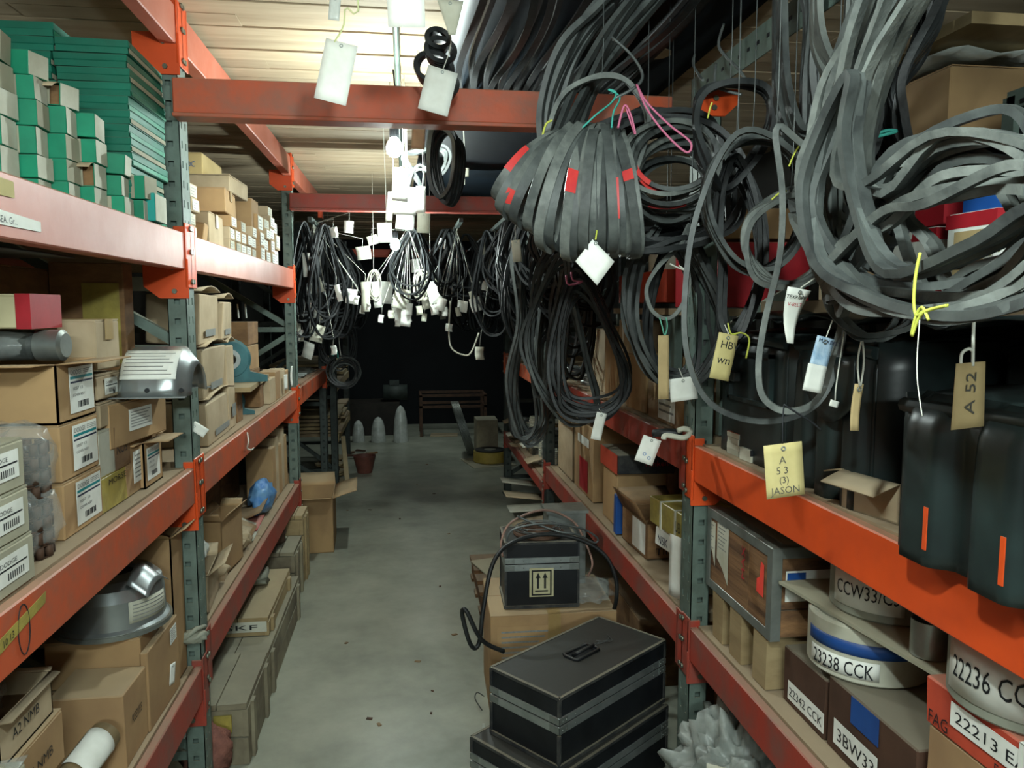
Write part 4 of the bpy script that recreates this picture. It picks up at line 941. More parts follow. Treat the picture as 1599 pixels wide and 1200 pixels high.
string_('black rubber hose end curling on the deck beside the torn tan carton', [(.99, 1.62, R2+.15), (.91, 1.56, R2+.05), (.89, 1.48, R2+.016), (.92, 1.43, R2+.014)], .012, RUBD, name='hose', cat='hose')
# --- behind belts: top right goods
t = carton('large tan carton standing high at the right behind the near belts', 1.12, 1.6, 1.50, 1.82, 1.62, 2.10, CARD, tape='y', name='large_carton'); 
carton('second large tan carton high at the right, left of the first one', 1.16, 1.6, 1.84, 2.06, 1.62, 2.04, CARDP)
tag_(obj('shelf_board', MB().box(1.0, 1.75, .3, 2.08, 1.585, 1.618), DECK), 'board carrying the large tan cartons and striped red boxes high on the right', 'board')
for k in range(3): tag_(obj('plank', MB().box(1.05, 1.75, 1.36+.24*k, 1.54+.24*k, 2.128, 2.150), WOODL), '%s loose plank lying on the large tan cartons at the right' % ('nearest', 'middle', 'farthest')[k], 'plank')
tag_(obj('film_sheet', MB().grid(lambda u, v: (1.08+.5*u, 1.45+.6*v, 2.114+.006*math.sin(22*u+9*v)), 14, 10, .0015), PLASW), 'crinkled dusty plastic film over the large tan carton at the right', 'sheet')
t = thing('steel_cabinet', 'black steel cabinet with a perforated grey edge at the right border', 'cabinet', (1.3, 1.1, 1.62))
obj('body', MB().box(1.16, 1.6, .62, 1.36, 1.62, 1.985), RUBD, t)
m = MB().box(1.145, 1.175, .60, 1.375, 1.975, 2.01).box(1.145, 1.158, 1.355, 1.385, 1.62, 2.0).box(1.15, 1.6, 1.36, 1.375, 1.965, 2.01)
obj('angle_edge', m, GREENP, t)
m = MB()
for k in range(24): m.box(1.1425, 1.1445, .61+.031*k, .626+.031*k, 1.981, 1.989)
h = obj('slot_row', m, INK, t); h['kind'] = 'stuff'
for k, (y0, y1, x0, hh, lb) in enumerate(((1.17, 1.29, .97, .145, 'nearest'), (1.33, 1.41, .98, .13, 'middle'), (1.42, 1.495, .98, .135, 'farthest'))):
    t = carton('%s of three white boxes with red bands seen through the near belts' % lb, x0, x0+.16, y0, y1, 1.62, 1.62+hh, WHITEP, flaps=False, name='banded_box')
    w_, d_ = .16, y1-y0
    for a, b in ((0, .2), (.82, 1.0)): obj('red_band', MB().box(-w_/2-.0012, w_/2+.0012, -d_/2-.0012, d_/2+.0012, hh*a+.0005, hh*b-.0005), REDC, t, local=True)
    if k == 0: sticker(t, 'x-', (w_, d_, hh), .2, .8, .2, .78, BEIGEP, text=(('MBL 4', .12, .55, .22, .6),))
tag_(obj('blue_box', MB().box(1.0, 1.12, 1.18, 1.29, 1.768, 1.83), BLUEC), 'blue box lying on the red-banded boxes behind the near belts', 'box')
tag_(obj('red_box', MB().box(1.0, 1.12, 1.34, 1.48, 1.757, 1.80), REDC), 'flat red box lying on the red-banded boxes behind the near belts', 'box')
carton('yellowish box at the right border below the near belt coil', .98, 1.2, .70, .93, 1.62, 1.70, M('yellow_card', '#cdb26a', '#b79c58', 6, .8), flaps=False)
# --- low level, near bay
def metal_crate(label, x0, x1, y0, y1, z0, z1):
    t = thing('wooden_crate', label, 'crate', ((x0+x1)/2, (y0+y1)/2, z0)); w_, d_, h_ = x1-x0, y1-y0, z1-z0
    n = 3
    for k in range(n):
        a = -d_/2+d_*k/n; obj('side_panel', MB().box(-w_/2+.004, -w_/2+.014, a+.002, a+d_/n-.002, .01, h_-.01), WOOD, t, local=True)
    for k in range(3): obj('end_board', MB().box(-w_/2+.02, w_/2-.02, -d_/2+.004, -d_/2+.014, .008+k*(h_-.02)/3, .004+(k+1)*(h_-.02)/3), WOOD, t, local=True)
    obj('lid_panel', MB().box(-w_/2+.01, w_/2-.01, -d_/2+.01, d_/2-.01, h_-.012, h_-.002), WOODG, t, local=True)
    e = .026; p = .0025
    def ang(*a): obj('metal_edge', MB().box(*a), STEEL, t, local=True, bev=.001)
    ang(-w_/2, -w_/2+p, -d_/2, d_/2, h_-e, h_); ang(-w_/2, -w_/2+e*1.6, -d_/2, d_/2, h_-p, h_+.0005)
    ang(-w_/2, -w_/2+p, -d_/2, d_/2, 0, e); ang(-w_/2, w_/2, -d_/2, -d_/2+p, h_-e, h_); ang(-w_/2, w_/2, -d_/2, -d_/2+e, h_-p+.0006, h_+.0012)
    ang(-w_/2-.0006, -w_/2+p, -d_/2-.0005, -d_/2+e, 0, h_); ang(-w_/2-.0006, -w_/2+e, -d_/2-.0006, -d_/2+p, 0, h_); ang(w_/2-e, w_/2, -d_/2, -d_/2+p, 0, h_); ang(-w_/2-.0004, -w_/2+p, d_/2-e, d_/2, 0, h_)
    O, R, U, W, H = face_frame('x-', w_, d_, h_); n_ = R.cross(U)
    for (a, b, c_, d2, m_) in ((.17, .36, .35, .92, OFFW), (.05, .14, .45, .85, OFFW)):
        mb = MB(); a_, b_, c2, d3 = a*W, b*W, c_*H, d2*H
        vs = [O+R*u+U*v-n_*.0015*0+n_*(-.0022) for u, v in ((a_, c2+.02), (a_+(b_-a_)*.5, c2), (b_, c2-.035), (b_, d3), (a_, d3))]
        mb.add(vs, [(0, 1, 2, 3, 4)]); s = obj('label_sheet', mb, m_, t, local=True)
        mb = MB()
        for q in range(7): plate(mb, O, R, U, a_+.008, b_-.012-.01*(q % 3), d3-.012-.011*q, d3-.009-.011*q, -.0018, .0002)
        obj('print_lines', mb, GREYI, s, local=True)
    mb = MB(); 
    for a in (.5,):
        letter_mb(mb, 'MAX', O+R*(.62*W)+U*(.42*H)+n_*-.002, U, -R, .02, .09)
    obj('red_stencil', mb, INKR, t, local=True)
    mb = MB(); vs = [O+R*(u*W)+U*(v*H)+n_*-.0022 for u, v in ((.79, .42), (.885, .40), (.885, .76), (.84, .78), (.83, .6), (.79, .56))]; mb.add(vs, [tuple(range(6))]); obj('red_sticker', mb, M('fluorescent_red', '#e8483c', None, 9, .6), t, local=True)
    O, R, U, W, H = face_frame('y-', w_, d_, h_); mb = MB(); plate(mb, O, R, U, .10*W, .42*W, .42*H, .75*H, -.0035, .0006); s = obj('label_sheet', mb, WHITEP, t, local=True)
    mb = MB(); plate(mb, O, R, U, .11*W, .24*W, .58*H, .73*H, -.0028, .0003); obj('blue_block', mb, BLUEC, s, local=True)
    return t
metal_crate('brown plywood crate with grey metal edging and torn papers on the low right shelf', .855, 1.22, 1.675, 2.075, .80, 1.03)
for k, y in enumerate((1.70, 1.84, 1.96)):
    tag_(obj('wood_block', MB().box(.86, 1.20, y, y+.07, R1+.001, .798, jit=.002), WOODL), '%s wooden block under the metal-edged crate' % ('nearest', 'middle', 'farthest')[k], 'block')
def drum(label, c, r, h, mat, top=None, texts=(), name='bearing_drum', bands=()):
    """round package; texts=(string, a0, a1, z0, z1, paper mat) angles as seen from the aisle"""
    t = thing(name, label, 'drum', c); obj('body', MB().lathe([(0, 0), (r-.004, 0), (r, .004), (r, h-.006), (r-.005, h), (0, h+.001)], n=48, cap=False), mat, t, local=True)
    if top: obj('top_cover', MB().lathe([(0, h+.0015), (r-.012, h+.0015), (r-.012, h+.005), (0, h+.006)], n=36, cap=False), top, t, local=True)
    for (a0, a1, z0, z1, m, slope) in bands:
        obj('colour_band', MB().grid(lambda u, v: ((r+.0012)*math.cos(a0+(a1-a0)*u), (r+.0012)*math.sin(a0+(a1-a0)*u), z0+(z1-z0)*v+slope*u), 16, 2, .0006), m, t, local=True)
    for (s, a0, a1, z0, z1, hh) in texts:
        if a0 > a1: pass
        sh = obj('label_sheet', MB().grid(lambda u, v: ((r+.0024)*math.cos(a0+(a1-a0)*u), (r+.0024)*math.sin(a0+(a1-a0)*u), z0+(z1-z0)*v), 14, 2, .0006), WHITEP, t, local=True)
        L_ = (a1-a0)*r; vs, fs, wd = glyphs(s); k = abs(L_)*.86/wd; mb = MB(); out = []
        for v in vs:
            a = a0+(a1-a0)*(.07+.86*v.x/wd); out.append(Vector(((r+.004)*math.cos(a), (r+.004)*math.sin(a), z0+(z1-z0)*(.5-hh/2)+v.y*hh*(z1-z0)*1.35)))
        mb.add(out, fs); obj('lettering', mb, INK, sh, local=True)
    return t
# angles: the camera/aisle looks at the -x,-y side; left to right on the picture = growing angle
A = math.radians
drum('round bearing package marked 23238 on the low right shelf in front of the crate', (.995, 1.50, .825), .125, .120, OFFW, DRUMG, (('23238 CCK', A(176), A(247), .014, .052, .85),), bands=((A(170), A(272), .060, .088, BLUEC, 0),))
tag_(obj('shelf_board', MB().add([(.865, 1.66, .950), (.92, 1.17, .950), (1.2, 1.20, .950), (1.2, 1.66, .950), (.865, 1.66, .957), (.92, 1.17, .957), (1.2, 1.20, .957), (1.2, 1.66, .957)], [(3, 2, 1, 0), (4, 5, 6, 7), (0, 1, 5, 4), (1, 2, 6, 5), (2, 3, 7, 6), (3, 0, 4, 7)]), CARDG), 'grey board lying on the 23238 bearing package', 'board')
drum('round bearing package marked C3 standing on the grey board', (1.02, 1.48, .959), .115, .118, DRUMG, DRUMG, (('CCW33/C3', A(176), A(252), .02, .098, .40),))
tag_(obj('steel_sleeve', MB().lathe([(.031, 0), (.033, .001), (.033, .068), (.030, .068), (.029, .002), (.031, 0)], (.955, 1.255, .958), 28, cap=False).lathe([(0, .003), (.029, .003)], (.955, 1.255, .958), 24, cap=False), STEELP), 'open steel sleeve standing on the grey board in front of the C3 package', 'sleeve')
drum('round bearing package marked 22236 at the right edge of the low shelf', (.99, 1.05, .968), .125, .125, DRUMG, DRUMG, (('22236 CC/W33', A(160), A(262), .02, .11, .42),))
drum('round dusty package without a label behind the 22236 package', (1.25, 1.22, R1+.001), .12, .37, DRUMG)
drum('second round dusty package low behind the 23238 package', (1.42, 1.62, R1+.001), .13, .26, DRUMG)
t = carton('orange-red printed bearing box marked 22213 at the right edge of the low shelf', .885, 1.12, .76, 1.165, .885, .966, REDO, flaps=False, name='printed_box', prints=(('x-', 'FAG', .03, .1, .3, .12, INK), ('x-', 'FAG', .4, .05, .25, .1, INK), ('x-', 'FAG', .72, .08, .25, .1, INK)), stickers=(('x-', .16, .98, .36, .86, dict(text=(('22213 EAMC3', .03, .25, .5, .68),))),))
for yy in (-.02, -.14):
    obj('white_strap', MB().box(-.1218, -.1208, yy, yy+.014, -.002, .083).box(-.1218, .115, yy, yy+.014, .0815, .0828), WHITEP, t, local=True)
t = carton('tan carton with a circle drawn on it under the orange-red bearing box', .89, 1.12, .76, 1.16, R1+.001, .883, CARD, flaps=False, prints=(('x-', 'O', .12, .3, .5, .2, INK), ('x-', 'M', .5, .3, .5, .25, INK)))
obj('white_strap', MB().box(-.1175, -.1158, -.02, -.006, 0, .215), WHITEP, t, local=True)
carton('dark brown carton marked 22342 behind the orange lower beam', .885, 1.22, 1.475, 1.66, R1+.001, .80, M('dark_brown_card', '#4d3426', '#3d291e', 7, .8, dust=.8, dustc='#7d7868'), flaps=False, name='brown_carton', stickers=(('x-', .15, 1.0, .12, .45, dict(text=(('22342 CCK', .04, .25, .5, .92),))),))
carton('dark brown carton marked 3BW33 with a round drum on top on the low right shelf', .885, 1.12, 1.175, 1.465, R1+.001, .822, M('dark_brown_card', '#4d3426'), flaps=False, name='brown_carton', stickers=(('x-', .10, .62, .14, .48, dict(text=(('3BW33', .08, .22, .55, .86),))), ('x-', .30, .62, .62, .98, dict(mat=BLUEC))))
# --- low shelf, second bay (between the uprights)
yb = lambda px: at(px, 900, X=XG).y
carton('tall narrow carton at the second right upright, half hidden behind it', XG, XG+.28, 4.0, 4.40, R1, .98, CARDP, open_=.9)
t = carton('upright tan carton with white and red print beside the second right upright', XG, XG+.25, 3.55, 3.95, R1, 1.02, CARD, flaps=False, prints=()); sticker(t, 'x-', (.25, .40, .356), .2, .8, .7, .82, WHITEP); sticker(t, 'x-', (.25, .40, .356), .3, .75, .05, .5, REDC)
t = carton('tan carton with a white strip under the black and red box', XG, XG+.22, 3.12, 3.35, R1, .90, CARD, flaps=False); sticker(t, 'y-', (.22, .23, .236), .25, .75, .55, .7, WHITEP)
t = carton('black box with red lettering on top of the tan carton, low right shelf', XG-.01, XG+.24, 3.08, 3.36, .902, .985, CASEE, flaps=False, name='printed_box', prints=(('y-', 'Timken', .45, .4, .3, .42, INKR),)); sticker(t, 'x-', (.25, .28, .083), 0, 1, 0, 1, REDO)
carton('blue and white box standing beside the open brown carton', XG-.03, XG+.17, 3.02, 3.06, R1, .83, BLUEC, flaps=False, name='blue_box')
t = carton('open dark brown printed carton on the low right shelf', XG-.01, XG+.21, 2.70, 2.98, R1, .80, CARDD, rz=.05, open_=.9, prints=(('y-', 'TIMKEN', .15, .12, .2, .7, INK), ('y-', 'TIMKEN', .2, .5, .18, .6, INK))); sticker(t, 'x-', (.22, .28, .136), .45, .95, .1, .95, WHITEP)
drum('round white-wrapped bearing under the printed package on the low right shelf', (1.01, 2.44, R1), .125, .10, PLASW, None)
carton('white and blue printed package between the round bearing and the yellow one', XG, XG+.2, 2.32, 2.58, .768, .83, WHITEP, flaps=False, rz=.12, name='printed_package', prints=(('x-', 'NSK', .1, .2, .5, .3, NAVYI), ('x-', 'NSK', .55, .3, .5, .3, NAVYI), ('y-', 'NSK', .2, .2, .5, .5, NAVYI)))
t = carton('yellow wrapped package with white straps on top of the printed one', XG-.01, XG+.2, 2.30, 2.62, .835, .93, YELC, flaps=False, rz=.08, name='strapped_package', prints=(('x-', 'UB', .7, .3, .4, .12, INK),))
for yy in (-.06, .06): obj('strap', MB().box(-.108, .108, yy-.006, yy+.006, -.001, .0975), OFFW, t, local=True)
paper('long blank white sheet hanging at the near right upright above the low beam', at(1057, 838, X=.835), .07, .2, yaw=-1.25, hole=False)
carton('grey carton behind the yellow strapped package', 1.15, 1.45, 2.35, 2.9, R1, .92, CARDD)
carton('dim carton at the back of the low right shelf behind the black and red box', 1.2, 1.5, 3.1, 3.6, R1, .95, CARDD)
# --- middle shelf, second bay
carton('upright tan carton with white strips leaning at the middle right shelf', XG+.02, XG+.25, 3.05, 3.2, R2, 1.55, CARDP, flaps=False, stickers=(('x-', .4, .6, .1, .95),))
carton('second upright tan carton beyond the white-stripped one', XG+.02, XG+.25, 3.22, 3.42, R2, 1.52, CARD, flaps=False)
carton('third upright tan carton further along the middle right shelf', XG+.03, XG+.25, 3.46, 3.72, R2, 1.5, CARDP, flaps=False)
carton('tan carton with olive shade standing right of the upright ones', XG-.01, XG+.2, 2.72, 2.98, R2, 1.42, CARD, flaps=False)
t = carton('wide carton with a paper sheet taped on, middle right shelf by the near upright', XG-.02, XG+.25, 2.26, 2.66, R2, 1.34, CARD, flaps=False)
sticker(t, 'x-', (.27, .40, .132), .3, .72, .12, 1.35, WHITEP, kind='lines')
for k, (y0, y1, z0, z1, lb) in enumerate(((2.72, 3.35, 1.62, 1.74, 'orange-red box on the raised board behind the teardrop belts'), (2.24, 2.62, 1.60, 1.80, 'deep red box on the raised board beside the near upright'), (2.24, 2.50, 1.81, 1.90, 'tan carton on top of the deep red box'))):
    t = carton(lb, XG+.06, XG+.35, y0, y1, z0, z1, (REDO, REDC, CARD)[k], flaps=False, name='red_box' if k < 2 else 'carton')
    if k == 1: sticker(t, 'x-', (.29, .38, .2), .65, .85, .3, .8, CARDP)
tag_(obj('white_box', MB().box(.97, 1.1, 2.86, 3.02, 1.742, 1.84, jit=.002), OFFW), 'white box standing on the orange-red box behind the diamond tag', 'box')
for o_ in (1,):
    for (y0, y1) in ((2.20, 2.66), (2.70, 3.40)):
        t = tag_(obj('shelf_board', MB().box(.93, 1.75, y0, y1, 1.575, 1.598), DECK), 'raised board holding the %s on the right rack' % ('deep red box' if y0 < 2.5 else 'orange-red box'), 'board')
        for yy in (y0+.01, y1-.04):
            for xx in (.94, 1.68): obj('leg', MB().box(xx, xx+.03, yy, yy+.03, R2+.004, 1.574), GREENP, t)
for k in range(8):
    y = 3.8+.08*k; r = .05
    t = thing('bearing_ring', '%s pile of shiny bearing rings on the middle right shelf near the second upright' % ordn(k).replace('lowest', 'nearest'), 'bearing', (XG+.06, y, R2+.001), group='bearing rings on the middle right shelf')
    for q in range(3): obj('ring', MB().lathe([(.03, .0), (.048, 0), (.05, .004), (.05, .014), (.048, .018), (.03, .018), (.03, 0)], (XG+.06, y, R2+.001+.0195*q), 16, cap=False), STEELP, t)
# small metal stacks in bay 3 right (springs / rings)
for lv, (zt, n, yb0) in enumerate(((1.203, 12, 4.75), (.533, 12, 4.7))):
    for k in range(n):
        y = yb0+.135*k; hgt = RN.uniform(.12, .32)
        t = thing('ring_stack', '%s stack of small shiny rings on the %s far right shelf' % (ordn(k).replace('lowest', 'nearest'), ('middle', 'low')[lv]), 'ring stack', (.93, y, zt+.002), group='ring stacks on the %s far right shelf' % ('middle', 'low')[lv])
        mb = MB(); z = 0
        while z < hgt: mb.lathe([(.03, z), (.046, z), (.046, z+.009), (.03, z+.009)], (.93+spt(.003), y, zt+.003), 10, cap=False); z += .0125
        o = obj('rings', mb, STEELP if k % 3 else OFFW, t); o['kind'] = 'stuff'
for k in range(16):
    y = 4.75+.1*k
    tag_(obj('wood_offcut', MB().box(.98, 1.3, y, y+.09, .54+.012*k % .1, .60+.02*(k % 5), rz=spt(.3), jit=.006), WOODL if k % 2 else OFFW), 'pale offcut in the pile on the low far right shelf', 'offcut', 'pale offcuts on the low far right shelf')
for k in range(7):
    tag_(obj('folded_card', MB().grid(lambda u, v: (.79+.16*u, 5.0+.20*k+.17*v, .56+.05*(k % 4)+.03*math.sin(u*2+k)), 3, 3, .004), OFFW if k % 2 else CARDP), '%s folded pale card sticking out over the low far right beam' % ordn(k).replace('lowest', 'nearest'), 'card', 'folded cards on the low far right shelf')
# floor under the right rack
t = thing('plastic_sack', 'dusty translucent plastic sack with a pale strap on the floor under the right rack', 'bag', (.95, 1.9, .0))
obj('sack_body', blob((.92, 1.92, .245), (.19, .2, .24), 5, .34, 4.2, flat=-.24, seed=2), SACK, t)
obj('sack_fill', MB().box(.80, 1.05, 1.78, 2.05, .0, .34, jit=.02), DRUMG, t)
obj('strap', MB().grid(lambda u, v: (.74+.34*u, 1.76-.02*math.sin(PI*u), .40+.05*v-.08*u), 8, 2, .003), OFFW, t)
carton('dim carton on the floor deep under the right rack', 1.2, 1.6, 2.3, 2.8, .001, .35, CARDD)
carton('dim dusty carton on the floor under the second right bay', .95, 1.35, 3.0, 3.5, .001, .3, CARDD)

# ================================================================== THINGS IN THE AISLE
def flight_case(label, c, w_, d_, h_, rz, lid=.34, handle=True, arrows=False):
    t = thing('flight_case', label, 'case', c, rz); zl = h_*(1-lid)
    obj('body', MB().box(-w_/2, w_/2, -d_/2, d_/2, 0, zl-.0), CASEB, t, local=True, bev=.005)
    ld = obj('lid', MB().box(-w_/2, w_/2, -d_/2, d_/2, zl+.002, h_), CASEB, t, local=True, bev=.005)
    for a, b, nm in ((zl-.026, zl-.001, 'lower_rail'), (zl+.003, zl+.026, 'upper_rail')):
        e = .003; mb = MB().box(-w_/2-e, w_/2+e, -d_/2-e, -d_/2+.001, a, b).box(-w_/2-e, w_/2+e, d_/2-.001, d_/2+e, a, b).box(-w_/2-e, -w_/2+.001, -d_/2, d_/2, a, b).box(w_/2-.001, w_/2+e, -d_/2, d_/2, a, b)
        rl_ = obj(nm, mb, STEELP, t, local=True, bev=.001)
        for sx in (-1, 1):
            for sy in (-1, 1):
                mb = MB(); x, y = sx*w_/2, sy*d_/2
                mb.box(min(x+sx*.0045, x-sx*.035), max(x+sx*.0045, x-sx*.035), min(y+sy*.0045, y+sy*.002), max(y+sy*.0045, y+sy*.002), a+.002, b-.002)
                mb.box(min(x+sx*.0045, x+sx*.002), max(x+sx*.0045, x+sx*.002), min(y+sy*.0045, y-sy*.035), max(y+sy*.0045, y-sy*.035), a+.002, b-.002)
                obj('corner_bracket', mb, STEEL, rl_, local=True)
        for sx in (-1, 1):
            for q in (.012, .028, .07): obj('rivet', MB().tube([(sx*(w_/2-q), -d_/2-.0044, (a+b)/2), (sx*(w_/2-q), -d_/2-.0066, (a+b)/2)], .0028, 6), STEEL, rl_, local=True)
    mb = MB(); e = .003
    for z in (0, ):
        for (a, b) in (((-w_/2, -d_/2), (w_/2, -d_/2)), ((-w_/2, -d_/2), (-w_/2, d_/2)), ((w_/2, -d_/2), (w_/2, d_/2))): mb.bar((a[0], a[1], z+.006), (b[0], b[1], z+.006), .014, .012)
    for sx in (-1, 1):
        for sy in (-1, 1): mb.bar((sx*w_/2, sy*d_/2, .0), (sx*w_/2, sy*d_/2, zl-.028), .009, .009); mb.bar((sx*w_/2, sy*d_/2, zl+.028), (sx*w_/2, sy*d_/2, h_-.002), .009, .009)
    for (a, b) in (((-w_/2, -d_/2), (w_/2, -d_/2)), ((-w_/2, -d_/2), (-w_/2, d_/2)), ((w_/2, -d_/2), (w_/2, d_/2)), ((-w_/2, d_/2), (w_/2, d_/2))): mb.bar((a[0], a[1], h_-.003), (b[0], b[1], h_-.003), .010, .009)
    obj('edge_trim', mb, CASEE, t, local=True)
    if handle:
        P = [(-.05, -.022, 0), (-.058, -.02, .012), (-.05, -.024, .016), (.05, -.024, .016), (.058, -.02, .012), (.05, -.022, 0)]
        mb = MB(); z = h_
        mb.tube([(-.055, -.03, z+.004), (.055, -.03, z+.004), (.060, -.02, z+.004), (.060, .02, z+.004), (.055, .03, z+.004), (-.055, .03, z+.004), (-.06, .02, z+.004), (-.06, -.02, z+.004)], .006, 8, True)
        mb.tube([(-.045, .0, z+.006), (-.04, -.018, z+.02), (.04, -.018, z+.02), (.045, 0, z+.006)], .006, 8)
        obj('handle', mb, CASEB, ld, local=True)
        obj('handle_recess', MB().box(-.056, .056, -.027, .027, z+.0005, z+.002), INK, ld, local=True)
    if arrows:
        O, R, U = Vector((-w_/2, -d_/2, 0)), Vector((1, 0, 0)), Vector((0, 0, 1)); n = R.cross(U)
        s0 = w_*.5-.05; pz = .015; lw, lh = .095, .115
        mb = MB(); plate(mb, O, R, U, s0, s0+lw, zl-.035-lh+.02, zl-.015, .0046, .0006); s = obj('sign_plate', mb, M('aged_white_label', '#c4bf9c', '#a8a27e', 14, .7), t, local=True)
        x0, z1_, z0_ = s0, zl-.015, zl-.015-lh+.0; mb = MB()
        f = .007
        for (a, b, c1, d1) in ((.008, lw-.008, z1_-.014, z1_-.008), (.008, lw-.008, z0_+.005, z0_+.011), (.008, .014, z0_+.005, z1_-.008), (lw-.014, lw-.008, z0_+.005, z1_-.008), (.022, lw-.022, z0_+.02, z0_+.026)):
            plate(mb, O, R, U, x0+a, x0+b, c1, d1, .0056, .0003)
        for cx_ in (.034, lw-.034):
            plate(mb, O, R, U, x0+cx_-.004, x0+cx_+.004, z0_+.033, z1_-.036, .0056, .0003)
            vs = [O+R*(x0+cx_+a)+U*b+n*.0059 for a, b in ((-.010, z1_-.040), (.010, z1_-.040), (0, z1_-.018))]; mb.add(vs, [(0, 1, 2)])
        obj('up_arrows', mb, INK, s, local=True)
    return t
# bottom case, big case, cardboard box, small case
rz2 = math.radians(38)
cx2, cy2 = .561, 2.395
flight_case('lowest black flight case, mostly hidden under the big dusty one', (cx2-.03, cy2-.015, .001), .60, .34, .236, rz2, handle=False)
flight_case('big black flight case with dusty lid, folding handle and metal rails', (cx2, cy2, .24), .555, .285, .22, rz2, lid=.40)
carton('large tan printed carton under the small black case', .31, .80, 2.80, 3.22, .001, .43, CARD, rz=-.03, name='large_carton', stickers=(('y-', .05, .5, .55, .9, dict(mat=CARD, kind='lines')),), tape='y')
flight_case('small black flight case with two up arrows on the tan carton', (.515, 2.97, .434), .285, .22, .262, -.04, lid=.33, handle=False, arrows=True)
t = thing('metal_spool', 'dusty round metal flange with wire turns on the small black case', 'spool', (.515, 2.97, .697))
obj('flange', MB().lathe([(0, .0), (.10, 0), (.103, .006), (.10, .012), (.07, .016), (.066, .03), (.06, .03), (.058, .012), (0, .012)], (.515, 2.97, .6975), 32, cap=False), RUST, t)
for k in range(4): obj('wire_turn', MB().tube(ellipse((.515+spt(.012), 2.97+spt(.01), .716+.005*k), (1, 0, 0), (0, 1, .08*spt(1)), .085+spt(.014), .07+spt(.01), 28), .0022, 5, True), WIRE, t)
tag_(obj('steel_box', MB().box(.58, .74, 3.10, 3.22, .434, .74).box(.57, .75, 3.09, 3.23, .74, .752), STEEL), 'grey metal box standing behind the small black case', 'box')
tag_(obj('film_sheet', blob((.715, 2.98, .458), (.10, .14, .025), 3, .5, 4, flat=-.024), PLAS), 'crumpled clear film on the tan carton beside the small case', 'sheet')
def px3(lst): return [at(a, b, Y=c) for a, b, c in lst]
string_('thick black hose looping over the small case and down to the floor', px3([(787, 1018, 2.643), (752, 1000, 2.625), (728, 955, 2.625), (722, 962, 2.643), (735, 1008, 2.651), (748, 1005, 2.660), (755, 950, 2.678), (770, 880, 2.730), (800, 848, 2.800), (850, 835, 2.835), (905, 843, 2.835), (945, 868, 2.818), (962, 905, 2.800), (962, 940, 2.800), (954, 965, 2.844)]), .0085, RUBD, name='hose', cat='hose', n=90)
string_('thin brown cable looping over the small case, largest loop', px3([(785, 870, 2.887), (783, 845, 2.931), (800, 815, 2.975), (850, 797, 3.019), (895, 815, 3.019), (915, 850, 2.975), (925, 880, 2.931), (918, 900, 2.887)]), .005, M('pinkish_cable', '#8f6f62', '#6f5a50', 20, .6), name='cable', cat='cable', n=50)
string_('thin grey cable looping flat above the small case', px3([(790, 850, 2.887), (800, 828, 2.887), (850, 818, 2.887), (905, 825, 2.905), (932, 840, 2.931), (928, 848, 2.931), (900, 835, 2.887), (870, 830, 2.887), (820, 812, 2.931), (808, 806, 2.931)]), .0045, WIRE, name='cable', cat='cable', n=60)
# pallet beside
pt = thing('wooden_pallet', 'dark wooden pallet end sticking out left of the tan printed carton', 'pallet', (.50, 4.2, 0))
for k in range(4): obj('top_board', MB().box(.36, .84, 3.86+.17*k, 3.97+.17*k, .105, .125, jit=.002), WOOD, pt)
for x in (.37, .57, .77): obj('stringer', MB().box(x, x+.06, 3.85, 4.48, .022, .103), WOOD, pt)
for k in range(3): obj('bottom_board', MB().box(.36, .84, 3.86+.25*k, 3.95+.25*k, .001, .020), WOOD, pt)
tag_(obj('card_offcut', MB().box(.40, .78, 4.0, 4.4, .127, .135, rz=.3, jit=.003), CARDG), 'grey card lying on the wooden pallet', 'card')
q = at(750, 1135, Z=.05)
t = thing('paper_scrap', 'small white paper strip standing beside the lowest flight case', 'paper', (q.x, q.y, .001)); obj('sheet', MB().box(q.x-.02, q.x+.02, q.y-.002, q.y, .001, .02).box(q.x+.008, q.x+.016, q.y-.002, q.y, .02, .06), WHITEP, t)
string_('thin dark wire loop lying on the floor left of the flight cases', px3([(753, 1110, 2.9), (742, 1092, 2.95), (745, 1082, 2.98), (756, 1088, 2.95)]), .002, INK, name='wire', cat='wire')
for k in range(3): string_('%s thin wire lying on the lid of the big flight case' % ('front', 'middle', 'rear')[k], [(cx2+.03+.02*k, cy2+.02+.03*k, .463), (cx2+.08+.02*k, cy2+.06, .468), (cx2+.12, cy2+.08+.02*k, .463)], .0012, WIRE, name='wire', cat='wire')
# small debris on the aisle floor
RN2 = random.Random(5)
for k in range(16):
    px, py = RN2.uniform(540, 720), RN2.uniform(700, 1150); q = at(px, py, Z=0); s = RN2.uniform(.006, .014)
    tag_(obj('debris_chip', MB().box(q.x-s, q.x+s, q.y-s*.6, q.y+s*.6, .0005, .004, rz=RN2.uniform(0, 3), jit=.001), RUST if k % 2 else CARDD), 'tiny dark chip lying on the concrete aisle floor', 'debris', 'tiny chips on the aisle floor')

# ================================================================== NEAR BELTS (right)
AX = (1, 0, 0); AY = (0, 1, 0)
def PX(lst, X=None, Y=None): return [at(p[0], p[1], X=X, Y=Y) if len(p) == 2 else at(p[0], p[1], X=p[2] if X is not None else None, Y=p[2] if Y is not None else None) for p in lst]
